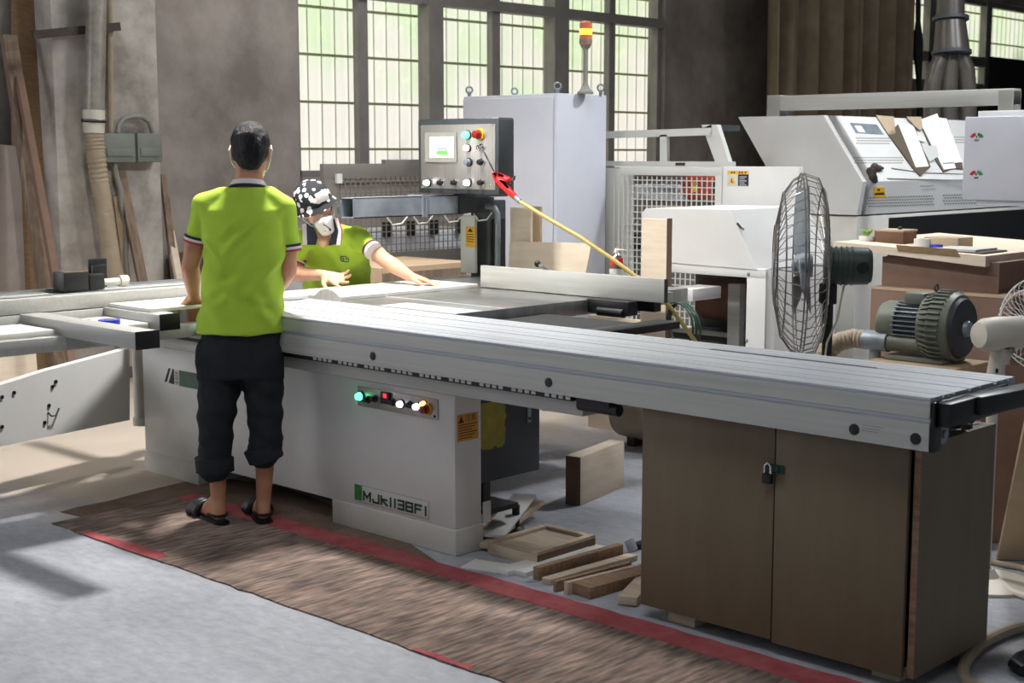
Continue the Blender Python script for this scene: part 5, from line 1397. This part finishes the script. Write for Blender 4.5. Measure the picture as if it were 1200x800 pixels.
M['mdf_pink'] = pm('pinkish_grey_board', '#948880', .8, col2='#877b74', scale=5)
GP = 'planks leaning on the left wall'
def plank(pa, Xa, pb, Xb, w_, t_, mat, label, name='plank', cat='plank'):
    a3, b3 = onx(pa[0], pa[1], Xa), onx(pb[0], pb[1], Xb)
    d = (a3 - b3); 
    if b3.z > 0: b3 = b3 + (b3 - a3) * (b3.z / (a3.z - b3.z)) 
    m = MB().beam(b3, a3, w_, t_, .003, up=(1, 0, 0))
    return solo(name, m, mat, label, cat, GP)
plank((43, -30), -8.95, (44, 340), -8.88, .36, .02, 'mdf_edge', 'tall brown board standing against the left wall beside the column')
plank((10, 42), -8.9, (52, 330), -8.45, .10, .05, 'oldwood', 'long weathered plank leaning at the left edge, its top under the rusty bar')
plank((22, 90), -8.80, (66, 330), -8.15, .05, .04, 'mdf_dark', 'dark slim plank leaning beside the long weathered plank')
plank((141, 200), -8.7, (168, 335), -8.5, .07, .03, 'oldwood', 'weathered slat leaning below the fuse box')
plank((137, 230), -8.70, (151, 335), -8.66, .05, .02, 'mdf', 'thin pale slat standing behind the beige hose')
plank((191, 205), -8.9, (206, 335), -8.6, .05, .03, 'oldwood', 'weathered stick leaning in the corner right of the column')
plank((199, 270), -8.80, (211, 335), -8.5, .06, .03, 'ply', 'pale stick leaning right of the column behind the near operator')
plank((4, 170), -8.9, (10, 340), -8.75, .22, .03, 'mdf_pink', 'pinkish board leaning at the far left edge')
plank((14, 395), -8.3, (18, 450), -8.2, .30, .02, 'ply', 'low pale board leaning under the outrigger at the far left')
bxm = MB(); q = onx(207, 300, -8.9); bxm.box(-8.98, -8.84, q.y - .02, q.y + .2, 0, q.z + .02, .004)
solo('scrap_crate', bxm, 'rust', 'dark scrap crate in the corner behind the near operator', 'crate')

# ------------------------------------------------------------------ people
def local_of(px0, d0):
    b0 = cam_local(px0, d0)
    def P(px, py, dy=0.0):
        q = _ray(px, py); t = (d0 + dy) / q.dot(_v); p = Vector((0, 0, EYE)) + q * t
        return Vector(((p - b0).dot(_r), dy, p.z))
    return b0, P

def loft(mb, rings, seg=36, pw=2.3):
    """rings: (centre, radius across, radius along) stacked ellipses"""
    rr = []
    for c, rx, ry in rings:
        c = Vector(c); ring = []
        for k in range(seg):
            a_ = 2 * math.pi * k / seg; ca, sa = math.cos(a_), math.sin(a_)
            ring.append(mb.bm.verts.new(c + Vector((rx * math.copysign(abs(ca) ** (2 / pw), ca), ry * math.copysign(abs(sa) ** (2 / pw), sa), 0))))
        rr.append(ring)
    for A_, B_ in zip(rr, rr[1:]):
        for k in range(seg): mb.bm.faces.new((A_[k], A_[(k + 1) % seg], B_[(k + 1) % seg], B_[k]))
    mb.bm.faces.new(rr[0][::-1]); mb.bm.faces.new(rr[-1]); return mb

def head_geo(mb, Mh, ears=True):
    """head in its own frame (face towards +Y) placed by matrix Mh"""
    t = MB()
    t.hull([((0, -.012, .03), (.074, .092, .085)), ((0, .02, -.035), (.062, .068, .06))], 20)
    t.hull([((0, .02, -.03), (.06, .062, .05)), ((0, .045, -.095), (.034, .036, .022))], 16)
    t.hull([((0, .088, .008), (.009, .006, .008)), ((0, .106, -.028), (.011, .010, .009))], 10)
    t.hull([((-.009, .094, -.032), (.010, .009, .007)), ((.009, .094, -.032), (.010, .009, .007))], 8)
    t.hull([((-.022, .079, -.066), (.006, .006, .005)), ((.022, .079, -.066), (.006, .006, .005)), ((0, .088, -.064), (.012, .007, .008))], 10)
    t.hull([((-.045, .070, .022), (.014, .010, .006)), ((.045, .070, .022), (.014, .010, .006)), ((0, .083, .02), (.01, .008, .006))], 10)
    for s in (-1, 1):
        t.ball((s * .03, .079, .004), (.012, .008, .007), 10)
        if ears: t.hull([((s * .078, -.005, .012), (.006, .018, .02)), ((s * .074, -.002, -.022), (.006, .011, .012))], 10)
    bmesh.ops.transform(t.bm, matrix=Mh, verts=t.bm.verts[:])
    me = bpy.data.meshes.new('t'); t.bm.to_mesh(me); t.bm.free(); mb.bm.from_mesh(me); bpy.data.meshes.remove(me)

def hand_geo(mb, wrist, d, n_, thumb_side, curl=(.35, .35, .4, .45), spread=.12, sc=1.0, thumb=(.75, .7, .15)):
    """wrist, direction to knuckles, palm normal, +1/-1 side of the thumb"""
    d = Vector(d).normalized(); n_ = Vector(n_); n_ = (n_ - d * n_.dot(d)).normalized(); l_ = d.cross(n_).normalized() * thumb_side
    w = Vector(wrist)
    kn = [w + d * (.088 + dx) * sc + l_ * lx * sc for lx, dx in ((.030, -.002), (.010, .004), (-.011, .001), (-.030, -.008))]
    mb.hull([(w, .024 * sc), (w + d * .03 * sc + l_ * .016 * sc, .0165 * sc), (w + d * .03 * sc - l_ * .018 * sc, .015 * sc)] + [(k, .0115 * sc) for k in kn], 12)
    ln = ((.042, .026, .020), (.047, .030, .021), (.043, .027, .021), (.033, .021, .018))
    for i, k in enumerate(kn):
        sp = (1.5 - i) * spread; dd = (d + l_ * sp).normalized(); p = k.copy(); a_ = 0; pts = [p.copy()]
        for j in range(3):
            a_ += curl[i] * (1, 1.1, .7)[j]
            p = p + (dd * math.cos(a_) + n_ * math.sin(a_)) * ln[i][j] * sc; pts.append(p.copy())
        mb.chain(pts, [.0100 * sc, .0092 * sc, .0084 * sc, .0070 * sc], 10)
    t0 = w + d * .022 * sc + l_ * .022 * sc
    td_ = (d * thumb[0] + l_ * thumb[1] + n_ * thumb[2]).normalized()
    t1 = t0 + td_ * .045 * sc; t2 = t1 + (td_ * .8 + d * .5).normalized() * .034 * sc; t3 = t2 + (td_ * .5 + d * .7).normalized() * .026 * sc
    mb.chain([t0, t1, t2, t3], [.0165 * sc, .0125 * sc, .0105 * sc, .008 * sc], 10)
    return kn

def wrinkle(mb, fn):
    mb.bm.normal_update()
    for v in mb.bm.verts:
        v.co += v.normal * fn(v.co)

def cuff_rings(parent, a, b, r_, bands=((-.030, -.019, 'navy', 'cuff_stripe'), (-.019, -.009, 'stripe_w', 'cuff_stripe'), (-.009, .001, 'stripe_r', 'cuff_stripe'))):
    a, b = Vector(a), Vector(b); d = (b - a).normalized()
    for (h0, h1, mt, nm) in bands:
        part(nm, MB().lathe([(r_ - .017, h0), (r_ + .0035, h0), (r_ + .0035, h1), (r_ - .017, h1)], b, d, 36), mt, parent, local=True)

# --- the operator seen from behind
b0, P = local_of(280, 5.88)
op = thing('person', 'person seen from behind in lime green polo and black rolled trousers standing at the saw', 'person', b0, YAW)
SL, SR = P(240, 240, .02), P(332, 242, .02)                # shoulder joints
EL, ER = P(223, 311, .05), P(337, 318, .02)               # elbows
WL, WR = P(227, 346, .22), P(318, 345, .26)
neck = P(292, 206, .03); head = P(294, 180, .05)
hM = Matrix.Translation(head) @ Matrix.Rotation(R(6), 4, 'Z') @ Matrix.Rotation(R(-16), 4, 'X')
skin = MB()
head_geo(skin, hM)
skin.hull([(neck + Vector((0, .0, .05)), (.056, .06, .03)), (P(291, 222, .03), (.066, .064, .03))])
loft(skin, [(P(282, 400, .0), .13, .09), (P(286, 330, .0), .13, .09), (P(287, 260, .01), .14, .09), (P(288, 232, .02), .10, .07)])
for S_, E_, W_ in ((SL, EL, WL), (SR, ER, WR)):
    skin.chain([S_, S_.lerp(E_, .55), E_], [.05, .047, .038]); skin.chain([E_, E_.lerp(W_, .35), W_], [.038, .04, .026])
hand_geo(skin, WL, P(229, 363, .29) - WL, (.1, -.25, -1), 1, (.22, .2, .25, .35), .06)
hand_geo(skin, WR, (-.45, .75, -.25), (0, -.2, -1), -1, (.2, .2, .25, .3), .08)
for hip, kn_, an, heel, toe in ((P(256, 440), P(252, 480, .03), P(256, 584, .0), P(257, 603, -.02), P(234, 600, .15)), (P(308, 440), P(312, 480, .03), P(309, 586, .02), P(309, 603, .0), P(300, 601, .17))):
    skin.chain([P(282, 400), hip, kn_, kn_.lerp(an, .35), kn_.lerp(an, .7), an], [.09, .075, .05, .050, .038, .032])
    heel.z = .045; toe.z = .030
    skin.hull([(an, .031), (heel, (.030, .034, .03)), (heel.lerp(toe, .5) + Vector((0, 0, .012)), .03)])
    skin.hull([(heel, .026), (toe, (.036, .028, .017))])
    dirt = (toe - heel).normalized(); lt = Vector((-dirt.y, dirt.x, 0))
    for k, (o_, l_) in enumerate(((.026, .035), (.012, .036), (0, .032), (-.012, .027), (-.024, .02))):
        s = lt * o_ if hip.x < 0.02 else lt * o_ * -1
        skin.chain([toe + s, toe + s * 1.1 + dirt * l_], [.010, .0085 if k else .011], 8)
skin.remeshed(.006, 3)
ob_ = part('body', skin, 'skin', op, local=True, angle=80)
# trousers
tr_ = MB()
loft(tr_, [(P(282, 440, .0), .165, .11), (P(282, 420, .0), .170, .116), (P(283, 388, .0), .166, .112), (P(284, 376, .0), .155, .105)])
tr_.chain([P(256, 415, .0), P(257, 450, .0), P(253, 500, .01), P(251.5, 535, .01), P(251.5, 546, .01)], [.098, .090, .074, .070, .072], 20)
tr_.chain([P(306, 415, .0), P(309, 450, .01), P(311, 490, .02), P(311, 520, .02), P(309, 530, .02)], [.098, .086, .073, .070, .071], 20)
tr_.remeshed(.008, 3)
wrinkle(tr_, lambda c: .006 * noise.noise(Vector((c.x * 10, c.y * 10, c.z * 9 + c.x * 8))) + .004 * noise.noise(c * 26) + (.004 * math.sin(c.z * 60 + c.x * 35) if .35 < c.z < .62 else 0))
tro = part('trousers', tr_, 'trouser', op, local=True, angle=80)
cf_ = MB()
def cuff(mb, c, r_, tilt):
    c = Vector(c); pts = []
    loftr = [(c + Vector((0, 0, -.03)), r_ * 1.0, r_ * 1.0), (c + Vector((0, 0, -.032)), r_ * 1.1, r_ * 1.08), (c + Vector((0, 0, .024)), r_ * 1.13, r_ * 1.1), (c + Vector((0, 0, .03)), r_ * 1.0, r_ * 1.0)]
    t = MB(); loft(t, loftr, 30, 2)
    bmesh.ops.rotate(t.bm, cent=c, matrix=Matrix.Rotation(tilt, 3, 'Y'), verts=t.bm.verts[:])
    for v in t.bm.verts: v.co += (v.co - c).normalized() * .006 * noise.noise(v.co * 30)
    return t
part('rolled_cuff', cuff(None, P(251.5, 543, .01), .072, 0), 'trouser', tro, local=True, angle=60)
part('rolled_cuff', cuff(None, P(309.5, 530, .02), .070, R(-16)), 'trouser', tro, local=True, angle=60)
# polo shirt
sh_ = MB()
loft(sh_, [(P(282, 389, .0), .184, .134), (P(283, 370, .0), .180, .129), (P(284, 345, .0), .166, .115), (P(285, 320, .0), .164, .113), (P(287, 290, .0), .172, .118),
           (P(287, 262, .01), .178, .118), (P(287, 245, .015), .172, .108), (P(288, 231, .02), .130, .088), (P(290, 219, .025), .075, .07)], 44, 2.2)
sh_.hull([(SL, (.052, .06, .05)), (P(262, 228, .02), (.05, .06, .035)), (P(255, 260, .01), (.06, .08, .05))])
sh_.hull([(SR, (.052, .06, .05)), (P(314, 228, .02), (.05, .06, .035)), (P(320, 260, .01), (.06, .08, .05))])
cL, cR = P(231.5, 281, .03), P(338.5, 291, .02)
sh_.hull([(SL, (.054, .062, .05)), (cL, (.050, .055, .02))]); sh_.hull([(SR, (.054, .062, .05)), (cR, (.046, .052, .02))])
sh_.remeshed(.007, 3)
Hk = P(284, 330, 0).z
def polo_fold(c):
    f = .006 * noise.noise(Vector((c.x * 7 + c.z * 5, c.y * 7, c.z * 7 - c.x * 6)))
    d1 = (c.z - Hk) * .8 - c.x * .9
    f += .0065 * math.sin(d1 * 62 + 3 * noise.noise(c * 6)) * max(0, 1 - abs(c.z - Hk - .03) / .17)
    d2 = (c.z - Hk) * .7 + c.x * 1.1
    f += .005 * math.sin(d2 * 55 + 2 * noise.noise(c * 5)) * max(0, 1 - abs(c.z - Hk + .10) / .14)
    for (x0, z0, sl, ln, am, wd) in ((.02, .20, .9, .085, .012, .013), (.055, .155, .8, .06, .011, .011), (-.02, .235, .8, .06, .008, .014), (-.10, .13, -1.1, .07, .009, .013), (.13, .06, 1.2, .07, .009, .014), (-.08, -.02, .5, .09, .007, .016), (.05, -.05, -.4, .1, .007, .018)):
        if c.y > .06: break
        dx, dz = c.x - x0, c.z - (Hk + z0); k = 1 / math.hypot(1, sl); al = (dx + sl * dz) * k; ac = (dz - sl * dx) * k + .03 * al * al / ln
        f += am * math.exp(-(ac / wd) ** 2) * math.exp(-(al / ln) ** 2) - .6 * am * math.exp(-((ac + 1.9 * wd) / wd) ** 2) * math.exp(-(al / ln) ** 2)
    return f
wrinkle(sh_, polo_fold)
sho = part('polo_shirt', sh_, 'lime', op, local=True, angle=80)
cuff_rings(sho, SL, cL + (cL - SL).normalized() * .012, .053); cuff_rings(sho, SR, cR + (cR - SR).normalized() * .012, .049)
nc = P(291, 216.5, .028)
def collar(parent, c, tilt, r_, mt='lime'):
    t = MB().lathe([(r_ * .9, .012), (r_ * .98, .016), (r_ * 1.08, .004), (r_ * 1.05, .0)], (0, 0, 0), (0, 0, 1), 40)
    part('collar', t_move(t, c, tilt), 'stripe_w', parent, local=True)
    t = MB().lathe([(r_ * 1.04, .006), (r_ * 1.09, .006), (r_ * 1.17, -.007), (r_ * 1.12, -.007)], (0, 0, 0), (0, 0, 1), 40)
    part('collar_stripe', t_move(t, c, tilt), 'stripe_w', parent, local=True)
    t = MB().lathe([(r_ * 1.13, -.007), (r_ * 1.175, -.007), (r_ * 1.22, -.015), (r_ * 1.15, -.015)], (0, 0, 0), (0, 0, 1), 40)
    part('collar_stripe', t_move(t, c, tilt), 'navy', parent, local=True)
def t_move(t, c, tilt):
    bmesh.ops.transform(t.bm, matrix=Matrix.Translation(Vector(c)) @ tilt, verts=t.bm.verts[:]); return t
collar(sho, nc, Matrix.Rotation(R(-12), 4, 'X') @ Matrix.Diagonal((1.0, .98, 1, 1)), .066)
# hair
hr = MB()
hr.hull([((0, -.02, .042), (.081, .092, .084)), ((0, -.045, -.01), (.074, .062, .055))], 22)
hr.hull([((0, -.05, -.02), (.068, .05, .045)), ((0, -.055, -.062), (.050, .036, .022))], 16)
hr.hull([((0, .03, .075), (.066, .055, .045)), ((0, -.02, .06), (.078, .08, .07))], 16)
bmesh.ops.transform(hr.bm, matrix=hM, verts=hr.bm.verts[:])
hr.remeshed(.005, 2)
hMi = hM.inverted()
def hairbump(c):
    q = hMi @ c
    return .0035 * noise.noise(Vector((q.x * 60, q.y * 60, q.z * 18))) + .003 * noise.noise(q * 25)
wrinkle(hr, hairbump)
part('hair', hr, 'hair', op, local=True, angle=80)
# mask with ear loops
mk_ = MB().hull([((0, .086, -.052), (.054, .032, .018)), ((0, .122, -.052), (.012, .014, .024)), ((0, .10, -.09), (.03, .016, .02)), ((0, .068, -.122), (.034, .026, .016))], 16)
for s in (-1, 1): part('eye', t_move(MB().ball((s * .031, .0865, .0), (.011, .004, .005), 10), (0, 0, 0), hM), 'black', op, local=True)
mo_ = part('face_mask', t_move(mk_, (0, 0, 0), hM), 'mask', op, local=True)
for s in (-1, 1):
    part('ear_loop', t_move(MB().tube([(s * .045, .08, -.02), (s * .068, .045, .0), (s * .083, .0, .035), (s * .088, -.02, .01), (s * .080, -.012, -.035), (s * .066, .04, -.055), (s * .042, .078, -.07)], .0022, 6), (0, 0, 0), hM), 'mask', mo_, local=True)
# slippers
for heel, toe in ((P(257, 603, -.02), P(234, 600, .15)), (P(309, 603, .0), P(300, 601, .17))):
    heel.z = toe.z = .012; d_ = (toe - heel).normalized()
    so = MB().hull([(heel - d_ * .018, (.036, .036, .010)), (heel.lerp(toe, .55), (.040, .040, .010)), (toe + d_ * .022, (.047, .04, .010))], 16)
    sl = part('slipper', so, 'rubber', op, 'black slipper', local=True)
    m = MB(); lt = Vector((-d_.y, d_.x, 0)); c_ = heel.lerp(toe, .82); pts_ = []
    for off in (-.035, .0, .035):
        arc = []
        for k in range(9):
            t = math.pi * k / 8; arc.append(c_ + d_ * off + lt * math.cos(t) * .051 + Vector((0, 0, .006 + .052 * math.sin(t) - (.008 if off > 0 else 0))))
        m.tube(arc, .017, 8)
    m.remeshed(.006, 3)
    part('slipper_strap', m, 'black', sl, local=True, angle=80)
    mm = MB()
    mm.box(-.012, .012, -.003, .003, -.008, .008, .001, Matrix.Translation(heel.lerp(toe, .85) + Vector((-.045 if heel.x < 0 else -.03, .02, .04))))
    part('slipper_trim', mm, 'chrome', sl, local=True)
    hb_ = MB(); arc = []
    for k in range(9):
        t = math.pi * k / 8; arc.append(heel + lt * math.cos(t) * .038 + d_ * (.03 - .06 * math.sin(t)) + Vector((0, 0, .03)))
    part('heel_edge', hb_.tube(arc, .007, 6), 'rubber', sl, local=True)

# --- the worker leaning over the table
b2, Q = local_of(394, 7.58)
wk = thing('person', 'person in patterned cap and white mask leaning over the saw table pressing a board', 'person', b2, YAW)
dS = -.33
SR2, SL2 = Q(417, 277, dS), Q(358, 279, dS)
ER2 = Q(452, 305, -.42); WR2 = Q(481, 324, -.50)
EL2 = Q(343, 321, -.36); WL2 = Q(379, 322, -.52)
hd = Q(371, 243, -.46); nk = Q(383, 266, -.36)
up_ = Vector((-.36, -.22, .90)).normalized(); fc_ = Vector((.32, -.86, -.40)); fc_ = (fc_ - up_ * fc_.dot(up_)).normalized(); rt_ = fc_.cross(up_)
hM2 = Matrix(((rt_.x, fc_.x, up_.x, hd.x), (rt_.y, fc_.y, up_.y, hd.y), (rt_.z, fc_.z, up_.z, hd.z), (0, 0, 0, 1)))
s2 = MB(); head_geo(s2, hM2)
s2.hull([(hM2 @ Vector((0, -.02, -.05)), (.05, .055, .04)), (nk, (.058, .06, .04))])
s2.chain([nk, Q(379, 283, -.46)], [.05, .03])
hipc = Q(394, 333, .02)
hipc.z = .93
s2.hull([(Vector((hipc.x, .05, .88)), (.11, .07, .08)), (Q(390, 285, -.26), (.10, .055, .04))])
for S_, E_, W_ in ((SR2, ER2, WR2), (SL2, EL2, WL2)):
    s2.chain([S_, S_.lerp(E_, .55), E_], [.05, .046, .038]); s2.chain([E_, E_.lerp(W_, .35), W_], [.038, .04, .026])
tipz = .908
k_ = Q(506, 333, -.54); k_.z = tipz + .012
hand_geo(s2, WR2, k_ - WR2, (0, -.15, -1), -1, (.10, .10, .10, .12), .16, 1.0, (.7, .75, .25))
hand_geo(s2, WL2, Q(401, 329, -.58) - WL2, (.35, -.75, .45), 1, (.12, .2, .25, .3), .2, 1.0, (.6, .85, .15))
for s in (-1, 1):
    hipj = Vector((hipc.x + s * .09, .04, .88))
    s2.chain([Vector((hipc.x, .05, .90)), hipj, Vector((hipc.x + s * .1, .06, .48)), Vector((hipc.x + s * .1, .10, .09))], [.1, .085, .055, .036])
    s2.hull([(Vector((hipc.x + s * .1, .11, .045)), .04), (Vector((hipc.x + s * .11, -.06, .03)), (.042, .04, .022))])
s2.remeshed(.006, 3)
part('body', s2, 'skin2', wk, local=True, angle=80)
t2 = MB()
loft(t2, [(Vector((hipc.x, .05, .80)), .165, .115), (Vector((hipc.x, .04, .92)), .165, .115)])
for s in (-1, 1): t2.chain([Vector((hipc.x + s * .085, .05, .84)), Vector((hipc.x + s * .1, .07, .48)), Vector((hipc.x + s * .1, .10, .10))], [.1, .078, .07], 18)
t2.remeshed(.009, 3)
wrinkle(t2, lambda c: .006 * noise.noise(c * 11))
part('trousers', t2, 'trouser', wk, local=True, angle=80)
for s in (-1, 1):
    part('shoe', MB().hull([(Vector((hipc.x + s * .1, .12, .035)), (.045, .05, .034)), (Vector((hipc.x + s * .115, -.10, .03)), (.045, .05, .028))], 16), 'black', wk, local=True)
# polo
p2 = MB()
ch_ = Q(388, 282, -.30)
p2.hull([(Vector((hipc.x + .0, .04, .83)), (.185, .135, .04)), (Vector((hipc.x + .015, -.05, .965)), (.18, .13, .06))], 24)
p2.hull([(Vector((hipc.x + .02, -.05, .955)), (.18, .13, .05)), (Q(391, 300, -.24), (.175, .115, .09))], 24)
p2.hull([(Q(391, 300, -.24), (.175, .115, .09)), (Q(387, 282, dS + .03), (.15, .095, .055))], 24)
p2.hull([(SR2, (.056, .06, .05)), (SL2, (.056, .06, .05)), (Q(384, 268, dS), (.06, .065, .03))], 20)
cR2, cL2 = Q(431.5, 289, -.40), Q(347, 303, -.35)
p2.hull([(SR2, (.060, .062, .056)), (cR2, (.048, .046, .048))], 18); p2.hull([(SL2, (.060, .062, .056)), (cL2, (.050, .052, .03))], 18)
p2.remeshed(.007, 3)
wrinkle(p2, lambda c: .006 * noise.noise(Vector((c.x * 9, c.y * 9, c.z * 12 - c.x * 6))) + .0035 * math.sin((c.z * .9 + c.x) * 58 + 3 * noise.noise(c * 7)))
po2 = part('polo_shirt', p2, 'lime', wk, local=True, angle=80)
cuff_rings(po2, SR2, cR2 + (cR2 - SR2).normalized() * .047, .0445, ((-.032, -.022, 'navy', 'cuff_stripe'), (-.022, -.016, 'stripe_r', 'cuff_stripe'), (-.016, .001, 'stripe_w', 'cuff_stripe'))); cuff_rings(po2, SL2, cL2 + (cL2 - SL2).normalized() * .018, .050)
# collar lapels lying on the chest
def lapel(pts, mt, dy, nm='lapel', th=.006):
    part(nm, MB().prism([Q(x, y, dy) for x, y in pts], (0, th, 0)), mt, po2, local=True)
dl = -.475
lapel([(359, 262), (366, 262), (372, 278), (370, 287), (360, 287)], 'navy', dl)
lapel([(354, 263), (359, 262), (360, 287), (355, 287)], 'stripe_w', dl, 'lapel_stripe')
lapel([(387, 258), (391, 255), (397, 270), (394, 286), (385, 288), (388, 276)], 'navy', dl)
lapel([(391, 253), (396, 256), (400, 270), (399, 287), (394, 287), (396, 270)], 'stripe_w', dl, 'lapel_stripe')
lapel([(396, 256), (397.5, 257), (401.5, 270), (400, 287), (399, 287), (400, 270)], 'stripe_r', dl, 'lapel_stripe')
e = MB(); ed = -.372
def st_(a, b_): e.beam(Q(a[0], a[1], ed), Q(b_[0], b_[1], ed), .004, .006, up=(0, 1, 0))
for a, b_ in (((399, 301), (404, 300)), ((404, 300), (409, 303)), ((409, 303), (408, 307)), ((399, 301), (400, 306)), ((400, 306), (408, 307)), ((402, 302), (403, 306)), ((405, 303), (407, 304))): st_(a, b_)
part('chest_emblem', e, 'green_ink', po2, 'small dark stitched chest emblem', local=True)
# face mask
m2_ = MB().hull([((0, .086, -.052), (.054, .032, .018)), ((0, .122, -.058), (.012, .014, .024)), ((0, .10, -.09), (.03, .016, .02)), ((0, .068, -.122), (.034, .026, .016))], 18)
mo2 = part('face_mask', t_move(m2_, (0, 0, 0), hM2), 'mask', wk, local=True)
for s in (-1, 1):
    part('ear_loop', t_move(MB().tube([(s * .05, .085, -.01), (s * .072, .04, .0), (s * .086, -.01, .02), (s * .084, -.012, -.035), (s * .066, .04, -.06), (s * .04, .078, -.08)], .0022, 6), (0, 0, 0), hM2), 'mask', mo2, local=True)
for s in (-1, 1):
    part('eye', t_move(MB().ball((s * .031, .0865, .0), (.011, .004, .005), 10), (0, 0, 0), hM2), 'black', wk, local=True)
hr2 = MB().hull([((0, -.02, .03), (.08, .096, .075)), ((0, -.04, -.03), (.074, .06, .04))], 18)
part('hair', t_move(hr2, (0, 0, 0), hM2), 'hair', wk, local=True, angle=80)
# printed cap
cpm = MB()
cpm.lathe([(.094, .018), (.100, .03), (.100, .06), (.094, .09), (.075, .118), (.045, .134), (.01, .139)], (0, -.008, 0), (0, 0, 1), 40)
cpm.lathe([(.098, .032), (.116, .010), (.118, .006), (.113, .005), (.094, .024)], (0, -.002, 0), (0, 0, 1), 40, caps=False)
bmesh.ops.scale(cpm.bm, vec=(.92, 1.08, 1), verts=cpm.bm.verts[:])
cap = part('cap', t_move(cpm, (0, 0, 0), hM2 @ Matrix.Rotation(R(-6), 4, 'X')), 'cap', wk, 'black and white printed cap', local=True)
lbm = MB().box(-.035, .035, .100, .106, .045, .098, .003)
part('cap_patch', t_move(lbm, (0, 0, 0), hM2 @ Matrix.Rotation(R(24), 4, 'Z') @ Matrix.Rotation(R(-6), 4, 'X')), 'stripe_w', cap, 'plain white patch', local=True)
